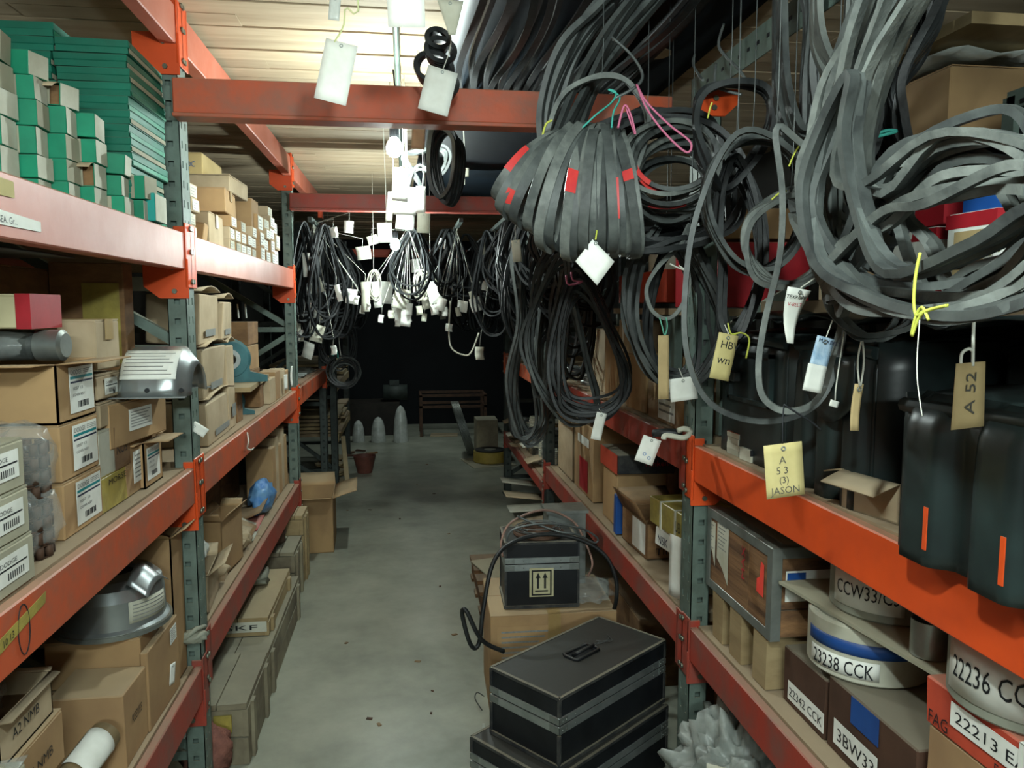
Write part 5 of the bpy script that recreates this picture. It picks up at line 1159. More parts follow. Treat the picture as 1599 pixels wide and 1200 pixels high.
# fan of looped belts
t = thing('belt_bundle', 'fan of thick black belts splayed under turquoise string, with red painted bands', 'belt', at(925, 208, Y=1.7)); T = at(912, 212, Y=1.7)
RF = random.Random(3)
NF = 21
for k in range(NF):
    f = k/(NF-1); xt = 872+95*f+RF.uniform(-4, 4); yt = 210+RF.uniform(-6, 5)-8*math.sin(PI*f); Y0 = 1.70-.09*math.sin(PI*min(1, f*1.15))+RF.uniform(-.02, .02)
    xb = 774+228*f**.92+RF.uniform(-11, 11); yb = 318+78*min(1, f/.38)+RF.uniform(-14, 8); c = 930
    def q(x, y, dy): return at(x, y, Y=Y0+dy)
    h = yb-yt; dx = xb-xt
    P = [q(xt, yt, .02), q(xt+dx*.30, yt+h*.12, -.02), q(xt+dx*.62, yt+h*.34, -.05), q(xt+dx*.90, yt+h*.64, -.06), q(xt+dx*1.02, yt+h*.88, -.04), q(xb+(c-xb)*.06, yb, 0), q(xb+(c-xb)*.22, yb-6, .05), q(xb+(c-xb)*.42, yb-h*.45, .10), q(xt+dx*.25, yt+h*.25, .09), q(xt+3, yt+3, .05)]
    m = (P[3]-P[0]).normalized(); axis = Vector((-m.z, RF.uniform(-.45, .1)+(.5-f)*.5, m.x))
    b = obj('belt', belt_mb(P, .0205, .011, axis, 64), (RUBG, RUB, RUBG, RUB)[k % 4], t)
    rb = {0: (10, 18), 2: (20, 25), 8: (12, 17), 16: (14, 22), 19: (12, 15)}.get(k)
    if rb:
        S = spline(P, 64); obj('red_band', belt_mb([S[j % 64] for j in range(*rb)], 0.0205, .011, axis, closed=False, raw=True, scale=1.13), REDB, b, label='red painted band on the belt')
# second coil with open rings
t = thing('belt_coil', 'open coil of thick dusty belts hung in pink string, beside the fan', 'belt', at(1060, 190, Y=1.72))
for k in range(15):
    c = at(1056+spt(14), 262+4.2*k-20, Y=1.74+.012*k+spt(.01)); a = .118-.003*abs(k-5)+spt(.012); b_ = .085+spt(.016)
    tl = RN.uniform(-.25, .35); u = Vector((1, spt(.15), tl*.4)); v = Vector((-tl*.3, RN.uniform(-.5, .2), 1))
    P = ellipse(c, u.normalized(), v.normalized(), a, b_, 12); o = obj('belt', belt_mb(P, .022, .010, u.cross(v), 64), RUBG if k % 2 else RUB, t)
    if k in (0, 2, 5):
        S = spline(P, 64); q = {0: 34, 2: 38, 5: 44}[k]; obj('red_band', belt_mb([S[j % 64] for j in range(q, q+9)], .022, .010, u.cross(v), closed=False, raw=True, scale=1.13), REDB, o, label='red painted band on the belt')
# dark loops filling behind the fan
bundle('mass of dark belt loops hanging behind the fan and the open coil', PX([(900, 230), (1010, 190), (1110, 220), (1150, 290), (1120, 350), (1040, 375), (950, 370), (890, 310)], Y=1.95), 14, .02, .012, (0.2, 1, .1), RUBD, .03, .12)
# big ring coil
bundle('large ring coil of black belts hanging right of the open coil', PX([(1175, 212), (1225, 225), (1258, 290), (1250, 370), (1205, 425), (1150, 415), (1108, 360), (1098, 300), (1120, 240)], Y=1.52), 6, .016, .009, (.25, 1, .12), RUB, .004, .07)
bundle('smaller ring coil of grey belts below the large ring coil', PX([(1235, 300), (1290, 310), (1300, 360), (1285, 420), (1235, 450), (1185, 430), (1162, 385), (1175, 335)], Y=1.38), 6, .015, .009, (.5, 1, .3), RUBG, .006, .09)
# single long loops
bundle('single long belt dropping in front of the ring coils into a wide low loop', PX([(1212, 205), (1222, 300), (1218, 400), (1195, 500), (1185, 570), (1192, 620), (1228, 642), (1275, 625), (1300, 560), (1330, 400), (1300, 280), (1240, 215)], Y=1.25), 1, .016, .010, (.6, 1, 0), RUBG, 0, 0, name='belt_loop')
bundle('second single long belt forming the lowest wide loop over the black case', PX([(1150, 210), (1090, 330), (1070, 460), (1075, 560), (1110, 630), (1185, 658), (1260, 642), (1300, 590), (1320, 480), (1300, 330), (1230, 230)], Y=1.42), 1, .016, .010, (.5, 1, 0), RUB, 0, 0, name='belt_loop')
# black loops at top centre-right
bundle('pair of thick black loops hooked over the wire by the top right connector plate', PX([(1140, 128), (1195, 140), (1205, 190), (1180, 240), (1130, 300), (1095, 250), (1085, 190), (1095, 145)], Y=1.62), 3, .018, .012, (.1, 1, 0), RUBD, .006, .05)
bundle('long black bundle tied off in yellow twine below the ring coil', PX([(1150, 250), (1185, 330), (1190, 430), (1160, 515), (1140, 522), (1125, 500), (1128, 420), (1120, 320)], Y=1.66), 8, .018, .01, (.4, 1, 0), RUBD, .008, .1)
# teardrops
bundle('teardrop bundle of thin black belts tied in pink string in front of the cartons', PX([(905, 430), (950, 500), (982, 580), (975, 625), (930, 645), (880, 632), (862, 580), (870, 500)], Y=2.55), 13, .018, .009, (.35, 1, 0), RUBD, .012, .22, seg=56)
bundle('wider black belt loops hanging behind the teardrop bundle', PX([(880, 400), (835, 470), (818, 540), (845, 610), (890, 650), (935, 640), (920, 560), (895, 470)], Y=2.75), 6, .02, .010, (.3, 1, 0), RUB, .012, .14)
bundle('long dark loops draped from the fan down past the teardrop', PX([(880, 380), (842, 420), (828, 520), (835, 600), (850, 610), (862, 520), (880, 440)], Y=2.9), 5, .02, .01, (.3, 1, 0), RUB, .012, .1)
bundle('broad swag of dark belts between the teardrop and the near upright', PX([(1040, 350), (1100, 420), (1128, 500), (1118, 560), (1065, 600), (1010, 570), (978, 500), (990, 410)], Y=2.05), 12, .020, .010, (.3, 1, 0), RUB, .014, .17)
bundle('inner dark loops of the swag left of the near upright', PX([(1045, 380), (1085, 450), (1100, 520), (1080, 580), (1050, 590), (1020, 560), (1010, 480)], Y=2.15), 7, .02, .01, (.3, 1, 0), RUBD, .012, .12)
bundle('small grey belt loop cinched with white string', PX([(1078, 350), (1072, 400), (1074, 450), (1060, 487), (1040, 498), (1018, 485), (1011, 450), (1030, 415), (1060, 385)], Y=1.85), 2, .016, .009, (.3, 1, 0), RUBG, .002, .02, name='belt_loop')
bundle('low loops of belt between the second and third right uprights', PX([(815, 540), (842, 560), (862, 620), (845, 668), (812, 680), (800, 640), (800, 580)], Y=3.9), 6, .022, .012, (.4, 1, 0), RUBD, .012, .15)
bundle('long dark belts dropping beside the third right upright', PX([(830, 350), (850, 430), (840, 560), (850, 660), (815, 685), (800, 600), (812, 500), (808, 400)], Y=3.6), 7, .022, .012, (.5, 1, 0), RUB, .015, .12)
# wide ribbed hoses running up to the ceiling
bundle('wide ribbed belts sweeping from the ceiling rail down behind the fan', PX([(1010, -40), (935, 20), (885, 90), (862, 170), (862, 240), (880, 230), (915, 140), (960, 60), (1035, -30)], Y=1.85), 6, .026, .012, (.55, 1, .1), RUB, .010, .06)
bundle('single dusty belt arching from the ribbed belts over the orange cross beam', PX([(940, 118), (885, 140), (862, 190), (858, 240), (890, 350), (960, 340), (1010, 200), (985, 130)], Y=1.78), 2, .016, .01, (.3, 1, 0), RUBG, .004, .03)
# near right: verticals
bundle('dark doubled belts hanging straight down left of the big near coil', PX([(1240, -60), (1268, 0), (1262, 120), (1262, 200), (1240, 215), (1222, 150), (1214, 60), (1220, -40)], Y=1.45), 6, .022, .012, (.3, 1, 0), RUB, .006, .06)
bundle('light grey belts dropping from the top edge beside the big near coil', PX([(1330, -60), (1335, 40), (1318, 108), (1300, 110), (1282, 60), (1275, -10), (1285, -60)], Y=1.22), 4, .018, .010, (.3, 1, 0), RUBG, .006, .10)
bundle('dark bundle tied with turquoise tape behind the big near coil', PX([(1460, -80), (1455, 40), (1400, 140), (1388, 210), (1410, 290), (1390, 380), (1350, 380), (1340, 290), (1358, 210), (1340, 100), (1400, -40)], Y=1.28), 12, .024, .012, (.5, 1, 0), RUBD, .012, .08)
# the big near coil: long loops in planes roughly along the rack
def big(label, pts, X, n, mat, jit=.006, sj=.05, wd=.016, th=.010, ax=(1, .35, .1), **k): return bundle(label, PX(pts, X=X), n, wd, th, ax, mat, jit*1.35, sj, side=wd*.55, **k)
t = big('big near coil of dusty grey belts filling the upper right, tied with yellow twine', [(1395, -80), (1345, 40), (1300, 140), (1268, 260), (1270, 360), (1320, 440), (1410, 485), (1520, 470), (1640, 400), (1690, 300), (1600, 230), (1470, 225), (1385, 290), (1330, 260), (1365, 120), (1440, -60)], .60, 5, RUBG, .008, .04, wd=.017, th=.009, name='belt_coil')
big('', [(1405, -90), (1330, 60), (1290, 180), (1280, 300), (1300, 400), (1400, 470), (1540, 450), (1660, 380), (1700, 310), (1610, 245), (1500, 250), (1400, 330), (1350, 230), (1380, 80), (1455, -80)], .64, 5, RUB, .012, .06, wd=.016, parent=t)
big('', [(1310, 400), (1380, 350), (1480, 290), (1580, 270), (1680, 300), (1700, 380), (1600, 440), (1480, 480), (1370, 470), (1300, 440)], .58, 4, RUBG, .012, .06, parent=t)
big('', [(1250, 330), (1330, 430), (1300, 480), (1300, 440), (1400, 260), (1520, 190), (1620, 250), (1660, 350), (1560, 440), (1420, 480), (1310, 440)], .62, 3, RUB, .012, .05, parent=t)
big('', [(1405, 265), (1420, 330), (1445, 400), (1480, 450), (1540, 440), (1600, 380), (1590, 300), (1520, 255), (1450, 240)], .66, 3, RUBG, .012, .08, wd=.015, parent=t)
big('', [(1330, 380), (1400, 270), (1480, 262), (1590, 300), (1620, 380), (1560, 430), (1440, 440), (1360, 420)], .70, 4, RUB, .015, .15, wd=.014, parent=t)
big('', [(1340, 120), (1292, 210), (1270, 310), (1290, 410), (1360, 470), (1470, 500), (1600, 470), (1690, 400), (1640, 330), (1540, 380), (1400, 420), (1340, 330), (1330, 220)], .56, 3, RUB, .006, .03, wd=.017, parent=t)
# lower arcs
bundle('thin black loops sagging below the big near coil, lowest one holding a beige strip', PX([(1300, 330), (1288, 420), (1296, 480), (1330, 525), (1380, 535), (1425, 500), (1420, 440), (1360, 380)], Y=1.22), 5, .013, .009, (.4, 1, 0), RUB, .010, .14)
# ties
string_('yellow twine knotted round the bottom of the big near coil', [at(a, b, X=.53) for a, b in ((1437, 395), (1430, 430), (1427, 470), (1431, 492), (1445, 485), (1480, 477), (1440, 490), (1424, 525), (1430, 495), (1440, 480), (1450, 500))], .0017, TWY, n=60)
string_('grey thread dangling from the yellow knot', [at(a, b, X=.53) for a, b in ((1436, 500), (1432, 560), (1433, 600), (1440, 650))], .0006, TWW)
for k, (a, b, c, d) in enumerate(((1378, 315, 1392, 345), (1330, 330, 1345, 318), (1205, 312, 1228, 298), (1232, 260, 1248, 228), (1545, 398, 1560, 392), (1105, 185, 1112, 160))):
    string_('short end of yellow twine %s' % ('inside the big near coil', 'left inside the big near coil', 'on the smaller ring coil', 'beside the long vertical belt', 'at the right of the big near coil', 'on the thick black loops')[k], [at(a, b, Y=1.02 if k in (0, 1, 4) else 1.3 if k < 4 else 1.55), at((a+c)/2, (b+d)/2-3, Y=1.0 if k in (0, 1, 4) else 1.3 if k < 4 else 1.55), at(c, d, Y=1.02 if k in (0, 1, 4) else 1.3 if k < 4 else 1.55)], .0018, TWY, n=8)
string_('turquoise string from the wire hook down to the fan of belts', px3([(905, 204, 1.62), (930, 180, 1.62), (955, 160, 1.65), (962, 145, 1.66), (950, 140, 1.66), (968, 152, 1.66), (958, 175, 1.63), (955, 200, 1.62)]), .0022, TWT, n=40)
string_('pink string from the wire hook down to the end of the fan', px3([(965, 200, 1.62), (975, 165, 1.63), (985, 180, 1.62), (992, 210, 1.62), (978, 170, 1.63)]), .0025, TWP, n=30)
string_('long pink string from the wire hook down to the open coil', px3([(994, 132, 1.65), (1010, 170, 1.62), (1040, 210, 1.6), (1072, 238, 1.58), (1078, 222, 1.58), (1045, 195, 1.6), (1010, 160, 1.63), (994, 132, 1.65)]), .0025, TWP, n=40)
string_('yellow-green twine hanging from the ribbed belts at the cross beam', px3([(862, 188, 1.7), (852, 195, 1.7), (845, 220, 1.7), (838, 235, 1.7)]), .0025, TWY)
string_('turquoise tape wound round the dark bundle behind the near coil', px3([(1338, 180, 1.2), (1346, 200, 1.18), (1352, 215, 1.17), (1375, 212, 1.16), (1400, 205, 1.17), (1380, 205, 1.17), (1352, 222, 1.18), (1350, 255, 1.19)]), .003, TWT, n=40)
string_('pink string cinching the top of the teardrop bundle', px3([(884, 430, 2.4), (888, 445, 2.4), (910, 440, 2.4), (895, 438, 2.4), (892, 425, 2.4)]), .003, TWP)
string_('white string cinching the small grey belt loop', px3([(1046, 412, 1.8), (1058, 418, 1.8), (1070, 422, 1.8), (1060, 415, 1.8)]), .002, TWW)
string_('green string tying the beige strip to the small grey loop', px3([(1030, 496, 1.82), (1034, 510, 1.82), (1038, 524, 1.82), (1042, 510, 1.82), (1040, 496, 1.82)]), .002, TWG)
string_('yellow twine at the foot of the long black bundle', px3([(1137, 505, 1.55), (1142, 522, 1.55), (1158, 520, 1.55), (1170, 530, 1.55), (1165, 560, 1.55)]), .002, TWY)
for k, (pts, lab) in enumerate(((((955, 58, 1.72), (985, 85, 1.7), (1003, 115, 1.68), (994, 135, 1.66), (958, 155, 1.66)), 'bent wire hook hanging from the rail over the fan of belts'), (((1130, 38, 1.75), (1122, 70, 1.72), (1135, 90, 1.7), (1155, 110, 1.66), (1170, 135, 1.64)), 'bent wire hook on the dark perforated rail'), (((1085, 85, 1.95), (1082, 100, 1.9), (1092, 118, 1.85), (1098, 125, 1.8)), 'small wire hook left of the connector plate'), (((1118, 100, 1.7), (1117, 132, 1.66), (1135, 142, 1.64), (1158, 148, 1.62)), 'lower wire hook carrying the thick black loops'))):
    string_(lab, px3(pts), .0035, WIRE, name='wire_hook', cat='hook')
# ceiling side: dark sheeting and sagging belts over the cross beams
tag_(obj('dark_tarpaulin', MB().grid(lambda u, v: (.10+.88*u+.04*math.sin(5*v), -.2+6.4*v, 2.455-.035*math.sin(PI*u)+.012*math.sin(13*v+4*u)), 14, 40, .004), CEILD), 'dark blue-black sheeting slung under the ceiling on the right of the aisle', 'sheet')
tag_(obj('cardboard_scrap', MB().lathe([(0, 0), (.055, .0), (.055, .003), (0, .003)], (at(1022, 77, Z=2.41).x, at(1022, 77, Z=2.41).y, 2.395), 9, cap=False), CARDP), 'torn pale card scrap stuck under the dark sheeting', 'card')
for k in range(10):
    x0 = .15+.06*k; y0 = 1.3+.1*(k % 4)
    b = belt_mb([(x0, y0, 2.44), (x0+.05, y0+.5, 2.36-.02*(k % 3)), (x0+.02, y0+1.1, 2.33+.02*(k % 2)), (x0+.08, y0+1.8, 2.44), (x0+.11, y0+1.7, 2.43), (x0+.06, y0+1.1, 2.36), (x0+.08, y0+.5, 2.39)], .02, .01, (1, 0, 0), 60)
    tag_(obj('belt_loop', b, RUBD), 'dark belt sagging lengthwise under the dark sheeting', 'belt', 'belts slung under the dark sheeting')
for k, (px, py, r) in enumerate(((684, 60, 17), (688, 78, 22), (678, 105, 28), (690, 130, 24))):
    c = at(px, py, Y=2.2); t = thing('belt_coil', 'small tight black belt coil hanging before the nearest cross beam, %s of four' % ('topmost', 'second', 'third', 'lowest')[k], 'belt', c)
    for q in range(4): obj('belt', belt_mb(ellipse(c+Vector((0, .012*q, 0)), (1, .3, 0), (0, .2, 1), r/1200*2.2*(1-.05*q), r/1200*2.2*(.8+.05*q), 10), .014, .012, (0, 1, 0), 36), RUBD, t)
# ------------------------------------------------------------------ near tags
def up(px, py, Y): return at(px, py, Y=Y)
def T_(label, px, py, w_, h_, Y, roll=0, **k):
    f = Y/FPX; p = at(px, py, Y=Y); return paper(label, p, w_*f, h_*f, roll=roll, **k)
T_('blank white tag on a yellowish loop in front of the nearest cross beam', 534, 66, 47, 88, 1.75, .22, string=[up(522, 66, 1.75), up(537, 40, 1.75), up(540, 12, 1.75), up(560, 10, 1.75), Vector((up(545, 0, 1.75).x, 1.77, 2.49))], smat=M('pale_yellow_twine', '#c9cf9a', None, 9, .8), sr=.002)
T_('big white tag cut off by the top edge of the picture', 632, -40, 55, 75, 1.6, -.03, string=[up(632, -40, 1.6), Vector((up(632, -40, 1.6).x, 1.6, 2.49))])
T_('pale tag above the tight black coils', 703, 0, 40, 50, 1.9, .05, pts=((0, 0), (1, 0), (.75, 1), (.5, 1)), mat=OFFW, string=[up(703, 0, 1.9), Vector((up(703, 0, 1.9).x, 1.9, 2.49))])
T_('white tag hanging over the cross beam right of the tight black coils', 692, 108, 46, 66, 2.0, .25, string=[up(692, 108, 2.0), up(704, 70, 2.0), up(700, 30, 2.0), Vector((up(700, 0, 2.0).x, 2.0, 2.46))])
T_('small clear tag at the top beside the yellowish loop', 524, -8, 16, 36, 1.75, .1, mat=PLASW, string=[up(524, -8, 1.75), Vector((up(524, 0, 1.75).x, 1.75, 2.49))])
T_('white diamond-shaped tag below the fan of belts', 930, 374, 62, 72, 1.58, .0, pts=((.42, 0), (1, .48), (.55, 1.0), (-.02, .48)), string=[up(930, 374, 1.58), up(932, 360, 1.60), up(934, 345, 1.66)], smat=TWY, sr=.002)
T_('small grey tag low behind the left side of the fan', 805, 375, 14, 34, 3.0, -.1, mat=OFFW, string=[up(805, 375, 3), up(805, 345, 3), up(812, 300, 3)])
T_('narrow white tag under the teardrop bundle', 940, 645, 17, 45, 2.4, .22, curl=.05, string=[up(940, 645, 2.4), up(935, 638, 2.55), up(934, 630, 2.6)])
T_('white tag with blue fingerprints hanging before the red beam', 1019, 684, 32, 44, 2.05, .35, string=[up(1019, 684, 2.05), up(1026, 676, 2.05)], smat=INK, text=(('o', -.012, -.055, .016, INKB, 0), ('o', .004, -.062, .016, INKB, 0)))
string_('white hooked strap on the near upright above the orange beam', px3([(1036, 686, 1.98), (1040, 680, 1.98), (1068, 684, 1.98), (1078, 674, 2.0), (1068, 670, 2.0), (1058, 673, 2.0)]), .008, OFFW, name='strap', cat='strap', n=24)
string_('black rubber end held by the white hooked strap', px3([(1065, 678, 2.03), (1040, 676, 2.04), (1020, 678, 2.06)]), .012, RUBD, name='hose', cat='hose', n=8)
T_('long beige cardboard strip hanging from the small grey loop', 1036, 524, 18, 104, 1.82, -.02, mat=BEIGEP, hole=False)
T_('white tag under the dark swag beside the beige strip', 1066, 590, 46, 38, 1.9, -.12, string=[up(1066, 590, 1.9), up(1060, 575, 1.92)], curl=.05)
T_('yellowed tag with a scribble under the long black bundle', 1138, 522, 34, 76, 1.5, .2, mat=YELT, string=[up(1138, 522, 1.5), up(1132, 508, 1.55)], text=(('HBV', -.013, -.03, .016, INK, 0), ('wn', -.014, -.062, .018, INK, .1)))
T_('curved white printed tag below the ring coils', 1250, 450, 42, 92, 1.2, .12, curl=.18, pts=((0, 0), (1, .02), (.62, 1), (.35, 1)), string=[up(1250, 450, 1.2), up(1285, 425, 1.2), up(1300, 410, 1.2)], text=(('TEXROPE', -.018, -.018, .006, INK, 0), ('V-BELT', -.012, -.03, .006, INKR, 0)))
T_('white and blue printed leaflet folded below the ring coils', 1290, 527, 32, 52, 1.2, .25, string=[up(1290, 527, 1.2), up(1300, 500, 1.2)], mat=M('pale_blue_paper', '#b9cfe0', '#7fa3c4', 60, .6), text=(('MAXBELT', -.012, -.010, .007, NAVYI, 0),))
T_('blank white flap hanging under the blue printed leaflet', 1277, 570, 34, 46, 1.19, .2, hole=False)
T_('tiny white square tag over the black guard', 1304, 626, 16, 11, 1.2, .3, hole=False, string=[up(1304, 626, 1.2), up(1306, 600, 1.2), up(1318, 520, 1.22)])
T_('crumpled beige strip on a doubled white string over the black guard', 1342, 600, 16, 80, 1.1, .05, mat=BEIGEP, curl=.06, string=[up(1342, 603, 1.1), up(1339, 565, 1.1), up(1346, 532, 1.12), up(1349, 565, 1.1), up(1344, 603, 1.1)], sr=.0016)
T_('yellow paper tag marked A 53 on a dark cord before the orange beam', 1222, 693, 68, 92, 1.12, -.1, mat=YELT, string=[up(1222, 693, 1.12), up(1222, 660, 1.12), up(1224, 632, 1.14)], smat=INK, text=(('A', -.008, -.032, .013, GRAPH, 0), ('5 3', -.014, -.048, .012, GRAPH, 0), ('(3)', -.010, -.063, .011, GRAPH, 0), ('JASON', -.024, -.08, .012, GRAPH, 0)), hole=True)
string_('frayed dark cord end sticking out beside the A 53 tag cord', px3([(1224, 632, 1.14), (1252, 650, 1.14), (1268, 660, 1.14), (1282, 672, 1.14)]), .0016, INK)
t = T_('beige cardboard tag marked A 52 hanging by white string at the right', 1513, 568, 64, 112, .9, 0, mat=BEIGEP, pts=((.12, .0), (.98, -.03), (1.05, .98), (.08, 1.03)), string=[up(1519, 572, .9), up(1520, 520, .9), up(1522, 478, .9)], sr=.0022, hole=False)
mb = MB(); letter_mb(mb, 'A 52', (.010, -.0016, -.066), (0, 0, 1), (-1, 0, 0), .015, .055); obj('lettering', mb, GRAPH, t, local=True)
string_('white string tail at the corner of the A 52 tag', px3([(1500, 568, .9), (1502, 552, .9), (1512, 545, .9), (1519, 548, .9)]), .0022, TWW, name='string')
# ================================================================== FAR BELTS
protos = []
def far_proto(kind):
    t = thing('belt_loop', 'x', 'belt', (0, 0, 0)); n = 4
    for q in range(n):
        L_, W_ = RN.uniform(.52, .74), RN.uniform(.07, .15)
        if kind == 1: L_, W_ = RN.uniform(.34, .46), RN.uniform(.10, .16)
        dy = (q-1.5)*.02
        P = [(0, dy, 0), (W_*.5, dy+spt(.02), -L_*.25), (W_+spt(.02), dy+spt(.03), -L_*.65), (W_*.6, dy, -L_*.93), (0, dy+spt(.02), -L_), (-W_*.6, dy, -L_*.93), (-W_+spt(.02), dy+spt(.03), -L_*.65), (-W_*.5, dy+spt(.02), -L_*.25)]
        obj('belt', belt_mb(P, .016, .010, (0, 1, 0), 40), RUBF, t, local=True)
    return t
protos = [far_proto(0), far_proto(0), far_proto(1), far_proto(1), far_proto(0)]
used = set()
ROWC = {}
def farbelt(x, y, z, e, label, group, kind=None, s=1):
    c_ = ROWC[group] = ROWC.get(group, -1)+1
    if c_ < 7: label = ('nearest' if c_ == 0 else ordn(c_)+' nearest')+' bunch of '+label
    k = kind if kind is not None else RN.randrange(5)
    if k not in used and s == 1:
        used.add(k); o = protos[k]; o.location = (x, y, z); o.rotation_euler = e; o['label'] = label; o['group'] = group; return o
    return dup(protos[k], (x, y, z), e, label, group, (s, s, s))
def rail(label, x, ya, yb, z): return tag_(obj('hanging_rail', MB().box(x-.012, x+.012, ya, yb, z, z+.024), DARKM), label, 'rail')
rail('dark rail along the far left rack front from which belts hang', -.56, 4.76, 8.6, 2.115)
rail('dark rail along the far right rack front from which belts hang', .60, 3.0, 8.6, 2.12)
rail('dark rail over the far aisle middle, left of two', .02, 4.75, 8.8, 2.12)
rail('dark rail over the far aisle middle, right of two', .34, 4.75, 8.8, 2.12)
y = 4.86
while y < 8.4:
    for dx in (-.06, .06): farbelt(-.56+dx, y+spt(.04), 2.11+spt(.01), (spt(.1), spt(.1), RN.uniform(-.9, .9)), 'black belt loops, %s side above the far left shelf' % ('shelf' if dx < 0 else 'aisle'), '%s belt loops over the far left shelf' % ('shelf' if dx < 0 else 'aisle'))
    y += .20
y = 3.1
while y < 8.4:
    if not 4.5 < y < 4.8: farbelt(.60+spt(.08), y+spt(.04), 2.115+spt(.01), (spt(.1), spt(.1), RN.uniform(-.9, .9)), 'black belt loops in the row before the far right rack', 'belt loops before the far right rack')
    y += .17
y = 5.1
while y < 8.6:
    for x in (.02, .34):
        farbelt(x+spt(.08), y+spt(.05), 2.115+spt(.01), (spt(.1), spt(.1), RN.uniform(-.9, .9)), 'black belt loops on the %s middle rail over the far aisle' % ('left' if x < .1 else 'right'), 'belt loops on the %s middle rail' % ('left' if x < .1 else 'right'), kind=RN.choice([2, 3]))
    y += .25
# right side further racks: belts between 2nd/3rd upright in front of shelves
for k in range(10):
    farbelt(.75+spt(.05), 3.0+.36*k*.5+(.4 if k > 8 else 0), 1.98+spt(.02), (spt(.1), spt(.1), RN.uniform(-.9, .9)), 'black belt loops hanging close to the right rack behind the fan', 'belt loops close to the right rack', s=1.0)
rail('short dark rail tight to the right rack behind the fan of belts', .75, 2.9, 4.9, 1.985)
# looped coil hanging at the end of the left shelf
c = at(538, 580, Y=6.2); t = thing('belt_coil', 'round coil of black belts with a turquoise tie beyond the middle left shelf', 'belt', c)
for q in range(9): obj('belt', belt_mb(ellipse(c+Vector((spt(.02), .016*q-.06, spt(.02)-.01*(q % 4))), (1, spt(.2), 0), (0, spt(.3), 1), .115-.008*(q % 4), .115-.009*(q % 4), 12), .018, .012, (0, 1, 0), 44), RUB if q % 2 else RUBD, t)
string_('turquoise tie at the top of the round coil by the left shelf end', px3([(520, 556, 6.05), (526, 548, 6.05), (528, 560, 6.05)]), .006, TWT)
string_('pale cord carrying the round coil from the left shelf end', [c+Vector((0, 0, .11)), at(530, 540, Y=6.25), Vector((-.56, 6.3, 2.12))], .004, TWW, name='string')
bundle('belt loop ends gathered above the round coil at the left', PX([(540, 510), (552, 530), (548, 560), (530, 575), (505, 560), (500, 530), (515, 510)], Y=6.3), 7, .016, .01, (.2, 1, 0), RUBD, .02, .15)
string_('long pale cord loop hanging at the far right past the bulb', px3([(703, 470, 5.2), (701, 520, 5.2), (706, 545, 5.2), (725, 555, 5.2), (736, 550, 5.2), (748, 520, 5.2)]), .006, OFFW, n=30)
bundle('blue-white lit rubber cables curving behind the first bulb', PX([(628, 248), (650, 238), (690, 232), (700, 250), (690, 270), (650, 262), (636, 290), (645, 330), (660, 300)], Y=3.2), 5, .012, .010, (0, 1, .2), RUB, .012, .1)
bundle('heavy black folded belts hanging right of the first bulb', PX([(690, 200), (715, 220), (712, 290), (698, 320), (682, 290), (676, 230)], Y=3.0), 6, .03, .014, (.3, 1, 0), RUBD, .008, .1)
for k, (px, py, w_, h_, Y, r, lb) in enumerate(((626, 262, 24, 50, 3.0, .05, 'tall pale tag right below the first bulb'), (633, 292, 34, 42, 3.1, .03, 'wide pale tag in the cluster under the first bulb'), (631, 312, 30, 22, 3.15, .02, 'white tag low in the cluster under the first bulb'), (657, 291, 14, 40, 3.0, .03, 'bright narrow white tag right of the cluster under the first bulb'), (611, 300, 10, 44, 3.2, .1, 'thin greyish tag left of the cluster under the first bulb'), (634, 330, 28, 28, 3.3, .1, 'lowest pale tag of the cluster under the first bulb'), (600, 348, 22, 30, 3.6, -.05, 'pale tag left above the second bulb'), (662, 333, 20, 30, 3.8, .05, 'grey printed tag above right of the second bulb'), (654, 195, 20, 36, 2.8, .05, 'grey tag hanging just below the nearest cross beam right of the bulb'), (723, 262, 18, 14, 3.5, 0, 'small pale card stuck in the dark right of the first bulb'), (722, 272, 8, 16, 3.45, 0, 'tiny pale slip below the small pale card'))):
    T_(lb, px, py, w_, h_, Y, r, mat=OFFW if k in (4, 7, 8, 9, 10) else WHITEP, string=[up(px, py, Y), up(px, py, Y)+Vector((.01, .01, .05)), Vector((up(px, py, Y).x, Y+.01, 2.5))], curl=.03)
FT = [(499, 508, 20, 26), (483, 535, 18, 26), (472, 515, 9, 18), (490, 425, 10, 32), (525, 445, 8, 26), (550, 452, 16, 22), (566, 385, 22, 20), (567, 478, 8, 12), (575, 474, 7, 10), (611, 485, 10, 12), (624, 478, 24, 28), (634, 486, 16, 24), (664, 465, 13, 18), (687, 458, 10, 18), (692, 466, 14, 20), (654, 478, 10, 14), (694, 480, 9, 14), (676, 476, 12, 16), (663, 490, 8, 12), (596, 492, 8, 12), (740, 465, 18, 22), (749, 542, 16, 20), (702, 506, 12, 12), (723, 470, 16, 18), (570, 440, 14, 46), (586, 440, 12, 40), (605, 440, 18, 34), (630, 452, 26, 30), (676, 440, 18, 34), (520, 355, 12, 16), (754, 378, 6, 20), (478, 395, 12, 36), (492, 480, 8, 16), (466, 500, 6, 24), (760, 440, 12, 14), (545, 345, 14, 18), (714, 480, 8, 14), (640, 474, 10, 18), (558, 462, 8, 14), (736, 455, 10, 12), (620, 500, 9, 10), (520, 540, 10, 14), (580, 368, 16, 14), (647, 405, 14, 20), (690, 372, 12, 16)]
tp = None
